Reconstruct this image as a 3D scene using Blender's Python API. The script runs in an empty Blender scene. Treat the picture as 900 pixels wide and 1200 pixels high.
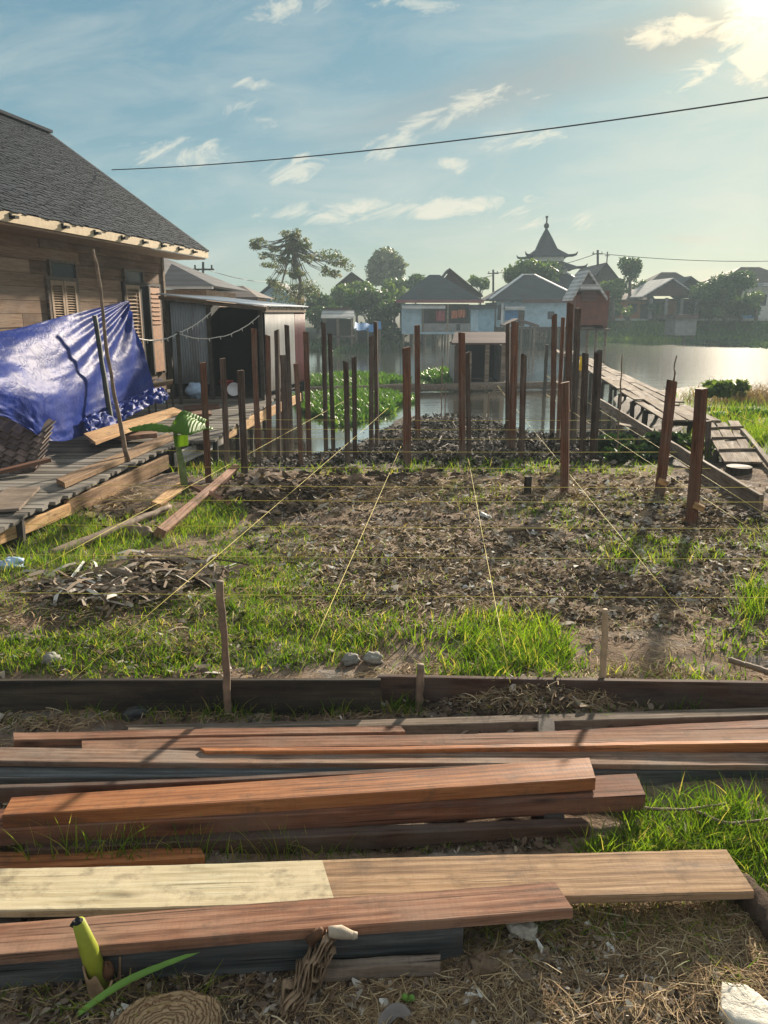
import bpy, math, random
import numpy as np
from mathutils import Vector, Matrix

R = random.Random(11)
rng = np.random.default_rng(11)
sc = bpy.context.scene
COL = sc.collection

# ------------------------------------------------------------------ camera
F, CX, CY, EYE = 901.0, 450.0, 600.0, 1.5
PITCH = math.atan(234 / F)
CP, SP = math.cos(PITCH), math.sin(PITCH)
cam_d = bpy.data.cameras.new('camera')
cam_d.sensor_fit = 'VERTICAL'
cam_d.sensor_height = 24.0
cam_d.sensor_width = 18.0
cam_d.lens = F / 1200 * 24.0
cam_d.clip_start = 0.05
cam_d.clip_end = 4000
cam = bpy.data.objects.new('camera', cam_d)
COL.objects.link(cam)
cam.location = (0, 0, EYE)
cam.rotation_euler = (math.pi / 2 - PITCH, 0, 0)
sc.camera = cam


def ray(px, py):
    dx, dy = (px - CX) / F, (CY - py) / F
    return Vector((dx, CP + SP * dy, -SP + CP * dy))


def onz(px, py, z=0.0):
    """world point where the sight line through a photo pixel meets the level z"""
    d = ray(px, py)
    t = (z - EYE) / d.z
    return Vector((d.x * t, d.y * t, z))


def ony(px, py, Y):
    d = ray(px, py)
    t = Y / d.y
    return Vector((d.x * t, Y, EYE + d.z * t))


# ------------------------------------------------------------------ sun, sky, exposure
sd = ray(922, -55).normalized()      # the sun stands just outside the upper right corner
SUN_EL = math.asin(sd.z)
SUN_AZ = math.atan2(sd.x, sd.y)
sun_l = bpy.data.lights.new('sun', 'SUN')
sun_l.energy = 5.0
sun_l.angle = math.radians(2.5)
sun_l.color = (1.0, 0.86, 0.68)
sun = bpy.data.objects.new('sun', sun_l)
COL.objects.link(sun)
sun.rotation_euler = sd.to_track_quat('Z', 'Y').to_euler()
sun.location = (20, 20, 30)

sc.view_settings.view_transform = 'Standard'
sc.view_settings.look = 'None'
sc.view_settings.gamma = 1.0
sc.view_settings.use_curve_mapping = False
sc.view_settings.exposure = 1.25
sc.cycles.use_denoising = True
sc.cycles.max_bounces = 6
sc.cycles.transparent_max_bounces = 6
sc.cycles.volume_bounces = 1
sc.cycles.sample_clamp_indirect = 4.0

w = bpy.data.worlds.new('World')
sc.world = w
w.use_nodes = True
WN, WL = w.node_tree.nodes, w.node_tree.links
WN.clear()


def wn(t, **k):
    n = WN.new(t)
    for a, b in k.items():
        setattr(n, a, b)
    return n


def wmath(op, a, b=None, c=None, clamp=False):
    n = wn('ShaderNodeMath', operation=op, use_clamp=clamp)
    for i, v in enumerate((a, b, c)):
        if v is None:
            continue
        if hasattr(v, 'is_output'):
            WL.new(v, n.inputs[i])
        else:
            n.inputs[i].default_value = v
    return n.outputs[0]


def wmix(fac, a, b, mode='MIX'):
    n = wn('ShaderNodeMix', data_type='RGBA', blend_type=mode)
    n.clamp_factor = True
    for i, v in ((0, fac), (6, a), (7, b)):
        if hasattr(v, 'is_output'):
            WL.new(v, n.inputs[i])
        elif i == 0:
            n.inputs[0].default_value = v
        else:
            n.inputs[i].default_value = (*v, 1)
    return n.outputs[2]


sky = wn('ShaderNodeTexSky', sky_type='NISHITA', sun_disc=False)
sky.sun_elevation = SUN_EL
sky.sun_rotation = SUN_AZ
sky.air_density = 1.2
sky.dust_density = 0.6
sky.ozone_density = 2.0
SKY_STRENGTH = 0.05
tc = wn('ShaderNodeTexCoord')
sep = wn('ShaderNodeSeparateXYZ')
WL.new(tc.outputs['Generated'], sep.inputs[0])
dx_, dy_, dz_ = sep.outputs
ysafe = wmath('MAXIMUM', dy_, 0.05)
U = wmath('DIVIDE', dx_, ysafe)
V = wmath('DIVIDE', dz_, ysafe)
# cosine to the sun, for the bright thin cloud round it
dot = wn('ShaderNodeVectorMath', operation='DOT_PRODUCT')
WL.new(tc.outputs['Generated'], dot.inputs[0])
dot.inputs[1].default_value = sd
SUNDOT = dot.outputs['Value']
gam = wn('ShaderNodeGamma')
gam.inputs[1].default_value = 0.36
WL.new(sky.outputs[0], gam.inputs[0])
tint = wmix(1.0, gam.outputs[0], (.78, 1.55, 1.9), 'MULTIPLY')


def cloud_noise(su, sv, rot, scale, det=7.0, rough=0.62, dist=0.5, off=0.0):
    cb = wn('ShaderNodeCombineXYZ')
    c, s = math.cos(rot), math.sin(rot)
    WL.new(wmath('MULTIPLY', wmath('ADD', wmath('MULTIPLY', U, c), wmath('MULTIPLY', V, s)), su), cb.inputs[0])
    WL.new(wmath('MULTIPLY', wmath('SUBTRACT', wmath('MULTIPLY', V, c), wmath('MULTIPLY', U, s)), sv), cb.inputs[1])
    cb.inputs[2].default_value = off
    n = wn('ShaderNodeTexNoise')
    n.inputs['Scale'].default_value = scale
    n.inputs['Detail'].default_value = det
    n.inputs['Roughness'].default_value = rough
    n.inputs['Distortion'].default_value = dist
    WL.new(cb.outputs[0], n.inputs['Vector'])
    return n.outputs[0]


def uv_of(px, py):
    d = ray(px, py)
    return d.x / d.y, d.z / d.y


def ellipse(px, py, rx, ry, rot=0.0):
    """soft patch of the sky round a direction: 1 in the middle, 0 outside"""
    u0, v0 = uv_of(px, py)
    a, b = rx / F, ry / F
    c, s = math.cos(rot), math.sin(rot)
    du, dv = wmath('SUBTRACT', U, u0), wmath('SUBTRACT', V, v0)
    p = wmath('DIVIDE', wmath('ADD', wmath('MULTIPLY', du, c), wmath('MULTIPLY', dv, s)), a)
    q = wmath('DIVIDE', wmath('SUBTRACT', wmath('MULTIPLY', dv, c), wmath('MULTIPLY', du, s)), b)
    r2 = wmath('ADD', wmath('MULTIPLY', p, p), wmath('MULTIPLY', q, q))
    return wmath('SUBTRACT', 1.0, r2, clamp=True)


fine = cloud_noise(1.0, 2.6, 0.3, 13.0, 9.0, .68, .9)
fine2 = cloud_noise(1.0, 3.6, 0.1, 5.0, off=3.3)
skyc = tint
# broad thin veil and the grey-blue streak that runs down from the sun
veil = wmath('MULTIPLY', wmath('SUBTRACT', fine2, 0.42, clamp=True), 2.6, clamp=True)
skyc = wmix(wmath('MULTIPLY', veil, 0.55), skyc, (5.2, 5.6, 5.3))
streak = ellipse(700, 70, 330, 38, 0.26)
skyc = wmix(wmath('MULTIPLY', streak, wmath('MULTIPLY', fine2, 1.25)), skyc, (2.1, 2.9, 3.3))
masks = None
for (px, py, rx, ry, rot, k) in [
        (515, 140, 110, 18, 0.42, 1.15), (340, 198, 60, 18, 0.05, 1.0), (190, 182, 110, 20, 0.05, .9), (775, 40, 75, 18, 0.2, 1.1),
        (490, 2, 60, 14, 0.0, 1.0), (340, 8, 55, 16, 0.3, .8), (450, 246, 190, 16, 0.05, .95), (300, 98, 30, 7, 0, .7),
        (310, 135, 45, 18, 0, .5), (600, 165, 60, 18, 0.1, .6), (630, 255, 120, 16, -.05, .6), (525, 195, 30, 12, 0, .8),
        (884, 48, 42, 62, 0.5, 1.4), (620, 108, 40, 9, 0.2, .6), (800, 100, 60, 16, .5, .6)]:
    m = wmath('MULTIPLY', ellipse(px, py, rx, ry, rot), k)
    masks = m if masks is None else wmath('MAXIMUM', masks, m)
cl = wmath('SUBTRACT', wmath('ADD', wmath('MULTIPLY', fine, 1.9), wmath('MULTIPLY', masks, 0.38)), 1.13)
cl = wmath('MULTIPLY', cl, 3.6, clamp=True)
cl = wmath('MULTIPLY', cl, wmath('GREATER_THAN', masks, 0.001))
near = wmath('POWER', wmath('MAXIMUM', SUNDOT, 0.0), 40.0)
ccol = wmix(near, (5.9, 6.1, 5.4), (9.0, 8.4, 6.6))
skyc = wmix(wmath('MULTIPLY', cl, 0.8), skyc, ccol)
dark = ellipse(805, 280, 45, 5, -.05)
skyc = wmix(wmath('MULTIPLY', dark, 0.4), skyc, (3.4, 3.9, 4.0))
# aureole: the sun behind bright thin cloud
aur = wmath('POWER', wmath('MAXIMUM', SUNDOT, 0.0), 1100.0)
aur2 = wmath('POWER', wmath('MAXIMUM', SUNDOT, 0.0), 60.0)
hor = wmath('MULTIPLY', wmath('POWER', wmath('SUBTRACT', 1.0, wmath('ABSOLUTE', dz_), clamp=True), 8.0), wmath('POWER', wmath('MAXIMUM', SUNDOT, 0.0), 6.0))
skyc = wmix(1.0, skyc, wmix(hor, (0, 0, 0), (7.6, 4.2, 1)), 'ADD')
add = wmix(1.0, skyc, wmix(1.0, wmix(aur, (0, 0, 0), (21, 19, 14)), wmix(aur2, (0, 0, 0), (2.9, 1.7, .35)), 'ADD'), 'ADD')
# unseen cloud brightness added overhead and behind the viewer to lift the fill light
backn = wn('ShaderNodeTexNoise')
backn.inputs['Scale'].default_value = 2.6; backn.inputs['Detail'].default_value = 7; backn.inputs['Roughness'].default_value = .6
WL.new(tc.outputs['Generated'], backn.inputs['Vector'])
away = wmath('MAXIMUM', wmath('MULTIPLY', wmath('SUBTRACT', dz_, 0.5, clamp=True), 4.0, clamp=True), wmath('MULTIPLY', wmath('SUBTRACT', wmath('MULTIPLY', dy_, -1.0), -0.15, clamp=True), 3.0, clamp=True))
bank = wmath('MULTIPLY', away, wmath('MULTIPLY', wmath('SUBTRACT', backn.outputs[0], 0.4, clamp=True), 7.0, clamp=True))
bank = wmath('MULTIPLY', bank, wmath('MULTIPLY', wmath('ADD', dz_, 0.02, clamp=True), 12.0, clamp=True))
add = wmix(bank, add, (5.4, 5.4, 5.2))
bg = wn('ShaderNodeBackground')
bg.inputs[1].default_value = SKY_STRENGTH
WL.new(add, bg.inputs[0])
wo = wn('ShaderNodeOutputWorld')
WL.new(bg.outputs[0], wo.inputs[0])

# ------------------------------------------------------------------ helpers


class NT:
    """small helper round one material's node tree"""

    def __init__(s, name):
        s.m = bpy.data.materials.new(name)
        s.m.use_nodes = True
        s.n, s.l = s.m.node_tree.nodes, s.m.node_tree.links
        s.bsdf = s.n['Principled BSDF']
        s.out = s.n['Material Output']
        s.tc = s.n.new('ShaderNodeTexCoord')

    def put(s, sock, v):
        if hasattr(v, 'is_output'):
            s.l.new(v, sock)
        elif isinstance(v, (tuple, list)) and len(v) == 3 and sock.type == 'RGBA':
            sock.default_value = (*v, 1)
        else:
            sock.default_value = v

    def vec(s, scale=(1, 1, 1), coord='Object', rnd=True, rot=(0, 0, 0)):
        mp = s.n.new('ShaderNodeMapping')
        mp.inputs['Scale'].default_value = scale
        mp.inputs['Rotation'].default_value = rot
        s.l.new(s.tc.outputs[coord], mp.inputs['Vector'])
        if rnd:
            oi = s.n.new('ShaderNodeObjectInfo')
            mu = s.n.new('ShaderNodeMath'); mu.operation = 'MULTIPLY'; mu.inputs[1].default_value = 37.0
            s.l.new(oi.outputs['Random'], mu.inputs[0])
            cb = s.n.new('ShaderNodeCombineXYZ')
            for i in range(3):
                s.l.new(mu.outputs[0], cb.inputs[i])
            s.l.new(cb.outputs[0], mp.inputs['Location'])
        return mp.outputs[0]

    def noise(s, vec, scale=5, det=5, rough=.6, dist=0.0, lac=2.0):
        n = s.n.new('ShaderNodeTexNoise')
        n.inputs['Scale'].default_value = scale
        n.inputs['Detail'].default_value = det
        n.inputs['Roughness'].default_value = rough
        n.inputs['Distortion'].default_value = dist
        if vec is not None:
            s.l.new(vec, n.inputs['Vector'])
        return n.outputs[0]

    def ramp(s, fac, stops):
        r = s.n.new('ShaderNodeValToRGB')
        e = r.color_ramp.elements
        while len(e) < len(stops):
            e.new(0.5)
        for i, (p, c) in enumerate(stops):
            e[i].position = p
            e[i].color = (*c, 1) if isinstance(c, (tuple, list)) else (c, c, c, 1)
        s.l.new(fac, r.inputs[0])
        return r.outputs[0]

    def mix(s, fac, a, b, mode='MIX'):
        n = s.n.new('ShaderNodeMix'); n.data_type = 'RGBA'; n.blend_type = mode
        s.put(n.inputs[0], fac); s.put(n.inputs[6], a); s.put(n.inputs[7], b)
        return n.outputs[2]

    def math(s, op, a, b=0.0, clamp=False):
        n = s.n.new('ShaderNodeMath'); n.operation = op; n.use_clamp = clamp
        s.put(n.inputs[0], a); s.put(n.inputs[1], b)
        return n.outputs[0]

    def attr(s, name='v'):
        a = s.n.new('ShaderNodeAttribute'); a.attribute_name = name
        return a.outputs['Fac']

    def bump(s, h, strength=.4, dist=.01):
        b = s.n.new('ShaderNodeBump')
        b.inputs['Strength'].default_value = strength
        b.inputs['Distance'].default_value = dist
        s.l.new(h, b.inputs['Height'])
        s.l.new(b.outputs[0], s.bsdf.inputs['Normal'])
        return b

    def done(s, col=None, rough=.7, spec=.5, metal=0.0):
        if col is not None:
            s.put(s.bsdf.inputs['Base Color'], col)
        s.put(s.bsdf.inputs['Roughness'], rough)
        s.bsdf.inputs['Specular IOR Level'].default_value = spec
        s.bsdf.inputs['Metallic'].default_value = metal
        return s.m


def m_plain(name, c, rough=.75, var=.35, scale=6, bump=.25, spec=.4, metal=0.0, bdist=.006):
    t = NT(name)
    v = t.vec()
    n = t.noise(v, scale, 6, .65)
    lo = tuple(x * (1 - var) for x in c)
    hi = tuple(min(1, x * (1 + var)) for x in c)
    if bump:
        t.bump(t.noise(v, scale * 5, 5, .7), bump, bdist)
    return t.done(t.ramp(n, [(.3, lo), (.7, hi)]), rough, spec, metal)


def m_wood(name, dark, mid, light, rough=.6, grain=1.0, bump=.35, stain=None, spec=.16, weather=None, mud=False):
    """sawn timber: the grain runs along the object's own x axis"""
    t = NT(name)
    v = t.vec((1.1, 16 * grain, 16 * grain))
    g = t.noise(v, 2.2, 8, .68, .7)
    v2 = t.vec((.55, 4.5, 4.5))
    g2 = t.noise(v2, 2.0, 3, .5, 1.2)
    wv = t.n.new('ShaderNodeTexWave')
    wv.wave_type = 'BANDS'; wv.bands_direction = 'Y'
    wv.inputs['Scale'].default_value = 1.6
    wv.inputs['Distortion'].default_value = 7.0
    wv.inputs['Detail'].default_value = 3.0
    wv.inputs['Detail Scale'].default_value = .8
    t.l.new(t.vec((.5, 9, 9)), wv.inputs['Vector'])
    f = t.math('ADD', t.math('MULTIPLY', g, .6), t.math('ADD', t.math('MULTIPLY', g2, .28), t.math('MULTIPLY', wv.outputs[0], .12)))
    col = t.ramp(f, [(.36, dark), (.5, mid), (.64, light)])
    fine = t.noise(t.vec((4, 130, 130)), 2.0, 5, .65)
    col = t.mix(t.math('MULTIPLY', t.math('SUBTRACT', fine, .48, True), 2.6, True), col, tuple(x * .5 for x in dark))
    blot = t.noise(t.vec((2.2, 4, 4)), 1.7, 5, .62)
    if weather:
        col = t.mix(t.math('MULTIPLY', t.math('SUBTRACT', blot, .42, True), 3.2, True), col, weather)
    if stain:
        s2 = t.noise(t.vec((3, 6, 6)), 2.3, 4, .6)
        col = t.mix(t.math('MULTIPLY', t.math('SUBTRACT', s2, .56, True), 4, True), col, stain)
    knots = t.n.new('ShaderNodeTexVoronoi'); knots.inputs['Scale'].default_value = 1.0
    t.l.new(t.vec((2.0, 9, 9)), knots.inputs['Vector'])
    col = t.mix(t.math('MULTIPLY', t.math('SUBTRACT', .13, knots.outputs['Distance'], True), 7, True), col, tuple(x * .35 for x in dark))
    saw = t.noise(t.vec((140, 3, 3)), 1.0, 2, .5)
    col = t.mix(t.math('MULTIPLY', t.math('SUBTRACT', saw, .5, True), .9, True), col, tuple(x * .7 for x in mid))
    dirt = t.noise(t.vec((5, 7, 7)), 2.4, 7, .72)
    col = t.mix(t.math('MULTIPLY', t.math('SUBTRACT', dirt, .52, True), 3.4, True), col, (.075, .055, .042))
    scuff = t.noise(t.vec((3, 60, 60)), 1.3, 6, .75)
    col = t.mix(t.math('MULTIPLY', t.math('SUBTRACT', scuff, .6, True), 2.5, True), col, tuple(min(.7, x * 1.35) for x in light))
    if mud:
        sx = t.n.new('ShaderNodeSeparateXYZ'); t.l.new(t.tc.outputs['Generated'], sx.inputs[0])
        mf = t.math('SUBTRACT', t.math('ADD', .3, t.math('MULTIPLY', t.math('SUBTRACT', blot, .5), .7)), sx.outputs[0], True)
        col = t.mix(t.math('MULTIPLY', mf, 6, True), col, (.15, .12, .095))
        wet = t.noise(t.vec((1.2, 30, 30)), 1.5, 4, .6)
        col = t.mix(t.math('MULTIPLY', t.math('SUBTRACT', wet, .5, True), 3, True), col, tuple(x * .5 for x in mid))
    crk = t.noise(t.vec((1.3, 110, 110)), 1.0, 3, .6)
    col = t.mix(t.math('MULTIPLY', t.math('SUBTRACT', crk, .6, True), 9, True), col, tuple(x * .3 for x in dark))
    hs = t.n.new('ShaderNodeHueSaturation')
    oi = t.n.new('ShaderNodeObjectInfo')
    t.l.new(t.math('ADD', .78, t.math('MULTIPLY', oi.outputs['Random'], .42)), hs.inputs['Value'])
    t.l.new(col, hs.inputs['Color']); col = hs.outputs[0]
    rr = t.ramp(g2, [(.3, rough + .05), (.7, rough + .25)])
    t.bump(t.math('ADD', t.math('MULTIPLY', g, .6), t.math('ADD', t.math('MULTIPLY', fine, .6), t.math('MULTIPLY', saw, .35))), bump, .004)
    return t.done(col, rr, spec)


def m_leaf(name, stops, trans=.45, rough=.5, spec=.35):
    """leaf or blade; the colour of each one comes from its own random value"""
    t = NT(name)
    col = t.ramp(t.attr('v'), stops)
    m = t.done(col, rough, spec)
    if trans:
        tr = t.n.new('ShaderNodeBsdfTranslucent')
        t.l.new(t.mix(1.0, col, (1.25, 1.25, .6), 'MULTIPLY'), tr.inputs[0])
        ms = t.n.new('ShaderNodeMixShader'); ms.inputs[0].default_value = trans
        t.l.new(t.bsdf.outputs[0], ms.inputs[1]); t.l.new(tr.outputs[0], ms.inputs[2])
        t.l.new(ms.outputs[0], t.out.inputs[0])
    return m


PINV = {}


def tag(o, label=None, cat=None, group=None, kind=None):
    if label: o['label'] = label
    if cat: o['category'] = cat
    if group: o['group'] = group
    if kind: o['kind'] = kind
    return o


def thing(name, label, cat, loc=(0, 0, 0), rz=0.0, group=None):
    o = bpy.data.objects.new(name, None)
    o.empty_display_size = .2
    COL.objects.link(o)
    o.location = loc
    o.rotation_euler = (0, 0, rz)
    PINV[o.name] = (Matrix.Translation(Vector(loc)) @ Matrix.Rotation(rz, 4, 'Z')).inverted()
    return tag(o, label, cat, group)


def link(name, me, mt, parent=None, smooth=False):
    o = bpy.data.objects.new(name, me)
    COL.objects.link(o)
    for m in (mt if isinstance(mt, (list, tuple)) else [mt]):
        me.materials.append(m)
    if smooth:
        me.polygons.foreach_set('use_smooth', np.ones(len(me.polygons), dtype=bool))
    if parent is not None:
        o.parent = parent
    return o


def np_mesh(name, verts, quads, vals=None, mi=None):
    """mesh from numpy arrays of vertices and quads"""
    me = bpy.data.meshes.new(name)
    verts = np.asarray(verts, dtype=np.float32); quads = np.asarray(quads, dtype=np.int32)
    me.vertices.add(len(verts)); me.vertices.foreach_set('co', verts.ravel())
    me.loops.add(quads.size); me.loops.foreach_set('vertex_index', quads.ravel())
    me.polygons.add(len(quads))
    me.polygons.foreach_set('loop_start', np.arange(0, quads.size, 4, dtype=np.int32))
    me.polygons.foreach_set('loop_total', np.full(len(quads), 4, dtype=np.int32))
    if mi is not None:
        me.polygons.foreach_set('material_index', np.asarray(mi, dtype=np.int32))
    if vals is not None:
        a = me.attributes.new('v', 'FLOAT', 'POINT')
        a.data.foreach_set('value', np.asarray(vals, dtype=np.float32))
    me.update(calc_edges=True)
    return me


class MB:
    """collects boxes, bars, tubes and sheets; build() links them as ONE mesh object"""

    def __init__(s):
        s.v, s.f, s.a, s.mi = [], [], [], []

    def add(s, vs, fs, val=None, mi=0):
        b = len(s.v)
        val = R.random() if val is None else val
        s.v += [Vector(p) for p in vs]
        s.f += [tuple(i + b for i in f) for f in fs]
        s.a += [val] * len(vs)
        s.mi += [mi] * len(fs)
        return s

    def box(s, c, d, rz=0.0, val=None, mi=0, rx=0.0, ry=0.0):
        m = Matrix.Translation(Vector(c)) @ Matrix.Rotation(rz, 4, 'Z') @ Matrix.Rotation(rx, 4, 'X') @ Matrix.Rotation(ry, 4, 'Y')
        h = [x / 2 for x in d]
        vs = [m @ Vector((x * h[0], y * h[1], z * h[2])) for x in (-1, 1) for y in (-1, 1) for z in (-1, 1)]
        return s.add(vs, [(0, 1, 3, 2), (4, 6, 7, 5), (0, 4, 5, 1), (2, 3, 7, 6), (0, 2, 6, 4), (1, 5, 7, 3)], val, mi)

    def span(s, a, b, val=None, mi=0):
        c = [(p + q) / 2 for p, q in zip(a, b)]
        return s.box(c, [abs(p - q) for p, q in zip(a, b)], 0, val, mi)

    def hexa(s, bot, top, val=None, mi=0):
        """solid between two quads given in the same order"""
        n = len(bot)
        fs = [tuple(reversed(range(n))), tuple(range(n, 2 * n))]
        fs += [(i, (i + 1) % n, n + (i + 1) % n, n + i) for i in range(n)]
        return s.add(list(bot) + list(top), fs, val, mi)

    def bar(s, p0, p1, w, h, up=(0, 0, 1), val=None, mi=0):
        p0, p1 = Vector(p0), Vector(p1)
        x = (p1 - p0).normalized()
        u = Vector(up)
        y = u.cross(x)
        if y.length < 1e-4: y = Vector((1, 0, 0)).cross(x)
        y.normalize(); z = x.cross(y)
        q = [y * (w / 2) * i + z * (h / 2) * j for i, j in ((-1, -1), (1, -1), (1, 1), (-1, 1))]
        return s.hexa([p0 + k for k in q], [p1 + k for k in q], val, mi)

    def tube(s, pts, rad, n=8, cap=True, val=None, mi=0):
        pts = [Vector(p) for p in pts]
        if not isinstance(rad, (list, tuple)): rad = [rad] * len(pts)
        vs, fs = [], []
        ref = Vector((0.31, 0.2, 0.93))
        for i, p in enumerate(pts):
            d = (pts[min(i + 1, len(pts) - 1)] - pts[max(i - 1, 0)]).normalized()
            a = d.cross(ref)
            if a.length < .05: a = d.cross(Vector((1, 0, 0)))
            a.normalize(); b = d.cross(a)
            for k in range(n):
                t = 2 * math.pi * k / n
                vs.append(p + (a * math.cos(t) + b * math.sin(t)) * rad[i])
        for i in range(len(pts) - 1):
            for k in range(n):
                fs.append((i * n + k, i * n + (k + 1) % n, (i + 1) * n + (k + 1) % n, (i + 1) * n + k))
        if cap:
            fs.append(tuple(reversed(range(n)))); fs.append(tuple(range((len(pts) - 1) * n, len(pts) * n)))
        return s.add(vs, fs, val, mi)

    def grid(s, fn, nu, nv, val=None, mi=0):
        vs = [fn(i / nu, j / nv) for j in range(nv + 1) for i in range(nu + 1)]
        W = nu + 1
        fs = [(j * W + i, j * W + i + 1, (j + 1) * W + i + 1, (j + 1) * W + i) for j in range(nv) for i in range(nu)]
        return s.add(vs, fs, val, mi)

    def build(s, name, mt, parent=None, local=False, smooth=False, bevel=0.0, origin=None, solid=0.0):
        vs = s.v
        if parent is not None and not local:
            M = PINV.get(parent.name, Matrix.Identity(4))
            vs = [M @ p for p in vs]
        if parent is None and origin is not None:
            o_ = Vector(origin); vs = [p - o_ for p in vs]
        me = bpy.data.meshes.new(name)
        me.from_pydata([tuple(p) for p in vs], [], s.f)
        a = me.attributes.new('v', 'FLOAT', 'POINT')
        a.data.foreach_set('value', np.asarray(s.a, dtype=np.float32))
        me.polygons.foreach_set('material_index', np.asarray(s.mi, dtype=np.int32))
        me.update()
        o = link(name, me, mt, parent, smooth)
        if parent is None and origin is not None:
            o.location = origin
        if bevel:
            b = o.modifiers.new('bevel', 'BEVEL'); b.width = bevel; b.segments = 1; b.limit_method = 'ANGLE'
        if solid:
            b = o.modifiers.new('solidify', 'SOLIDIFY'); b.thickness = solid; b.offset = 0
        if parent is not None:
            PINV[o.name] = PINV.get(parent.name, Matrix.Identity(4))
        return o


def vnoise(x, y, seed=0):
    x = np.asarray(x, float); y = np.asarray(y, float)
    ix, iy = np.floor(x).astype(np.int64), np.floor(y).astype(np.int64)
    fx, fy = x - ix, y - iy
    fx, fy = fx * fx * (3 - 2 * fx), fy * fy * (3 - 2 * fy)

    def hsh(a, b):
        h = (a * 374761393 + b * 668265263 + seed * 974634777) & 0xffffffff
        h = ((h ^ (h >> 13)) * 1274126177) & 0xffffffff
        h = h ^ (h >> 16)
        return (h & 0xffff) / 65535.0
    a, b, c, d = hsh(ix, iy), hsh(ix + 1, iy), hsh(ix, iy + 1), hsh(ix + 1, iy + 1)
    return (a + (b - a) * fx) * (1 - fy) + (c + (d - c) * fx) * fy


def fbm(x, y, sc_, oct_=4, seed=0, gain=.5):
    r, amp, tot = 0, 1.0, 0
    for i in range(oct_):
        r = r + amp * (vnoise(np.asarray(x) * sc_, np.asarray(y) * sc_, seed + i * 7) - .5)
        tot += amp; amp *= gain; sc_ *= 2.1
    return r / tot * 2


# ------------------------------------------------------------------ ground form
WATER = -0.5


def sstep(a, b, x):
    t = np.clip((x - a) / (b - a), 0, 1)
    return t * t * (3 - 2 * t)


def near_line(x):
    return np.interp(x, [-40, -6, -3, -2, -.9, -.2, .4, 1.7, 2.5, 3.3, 4.4, 5.6, 9, 40],
                     [9.5, 9.6, 10.0, 10.4, 10.8, 12.4, 15.4, 15.0, 12.8, 12.4, 13.5, 19, 22, 25])


def far_line(x):
    return np.interp(x, [-200, -20, -9, -3, 6, 10, 14, 200], [40, 41, 43, 49, 52, 55, 57, 57])


BUMPS = []      # x, y, radius, height


def terr(x, y, micro=True):
    x = np.asarray(x, float); y = np.asarray(y, float)
    yw = near_line(x); yc = np.interp(x, [-3, -2, 3.5, 6], [6.6, 7.3, 7.5, 11])
    t = (y - yc) / (yw - yc)
    zn = np.where(t < 0, 0.0, np.maximum(WATER * (t * .75 + .25 * np.clip(t, 0, 1) ** .5), -1.2))
    zn = zn - .16 * sstep(-2.0, -2.7, x) * sstep(4.2, 5.2, y)
    yf = far_line(x)
    zl = np.interp(x, [-9, -2, 6, 12], [.3, .3, .6, .95])
    tf = (y - yf)
    zf = np.where(tf < 0, np.maximum(-1.2, WATER + tf * .25), WATER + (zl - WATER) * sstep(0, 4.5, tf))
    z = np.where(y < 32, zn, zf)
    if micro:
        k = sstep(16, 12, y)
        z = z + k * (.035 * fbm(x, y, 1.3, 3, 1) + .03 * fbm(x, y, 5, 4, 9, .6) * sstep(1.2, 3.2, y) + .012 * fbm(x, y, 9, 3, 5))
        z = z + .035 * sstep(7.6, 8.6, y) * k * fbm(x, y, 5, 3, 21)
        for bx_, by_, r_, h_ in BUMPS:
            d2 = ((x - bx_) ** 2 + (y - by_) ** 2) / (r_ * r_)
            z = z + h_ * np.exp(-d2) * (1 + .5 * fbm(x, y, 9, 3, 31))
    return z


for px, py, r_, h_ in [(335, 575, .42, .12), (300, 590, .3, .08), (700, 692, .28, -.08), (650, 705, .25, .03), (590, 822, .34, .05), (660, 822, .25, .05),
                       (600, 1145, .1, .03), (512, 572, .2, .04), (845, 608, .25, .06), (130, 700, .55, .05), (540, 755, .3, .03), (740, 690, .2, .04)]:
    p = onz(px, py, 0)
    BUMPS.append((p.x, p.y, r_, h_))


def hit(px, py, dz=0.0):
    """where the sight line through photo pixels meets the ground; arrays allowed"""
    px = np.asarray(px, float); py = np.asarray(py, float)
    dx, dy = (px - CX) / F, (CY - py) / F
    ry = CP + SP * dy; rz = -SP + CP * dy
    z = np.zeros_like(dx)
    for _ in range(14):
        t = (z - EYE) / rz
        z = .5 * z + .5 * (terr(dx * t, ry * t) + dz)
    t = (z - EYE) / rz
    return dx * t, ry * t, z


def ghit(px, py, dz=0.0):
    x, y, z = hit(px, py, dz)
    return Vector((float(x), float(y), float(z)))


def gz(x, y):
    return float(terr(x, y))

# ------------------------------------------------------------------ materials
M = {}
M['ulin'] = m_wood('ironwood_red', (.055, .023, .015), (.15, .06, .034), (.24, .11, .065), .6, 1.0, .35, weather=(.13, .08, .06))
M['ulin_dark'] = m_wood('ironwood_dark', (.034, .02, .016), (.085, .047, .034), (.15, .095, .07), .65, 1.0, .35, weather=(.115, .095, .083))
M['post_red'] = m_wood('red_post_timber', (.055, .023, .015), (.16, .068, .04), (.26, .13, .08), .65, 1.0, .4, weather=(.16, .115, .09), mud=True)
M['post_dark'] = m_wood('dark_post_timber', (.034, .022, .018), (.095, .06, .046), (.17, .12, .095), .7, 1.0, .4, weather=(.14, .12, .105), mud=True)
M['orange'] = m_wood('fresh_cut_timber', (.16, .052, .019), (.35, .132, .046), (.46, .2, .08), .55, .8, .25, spec=.3)
M['brown'] = m_wood('brown_plank', (.08, .036, .023), (.22, .106, .064), (.33, .185, .12), .65, 1.1, .35, weather=(.24, .15, .105))
M['tan'] = m_wood('tan_plank', (.15, .088, .05), (.3, .19, .108), (.4, .275, .17), .65, 1.3, .35, stain=(.16, .11, .08))
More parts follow.
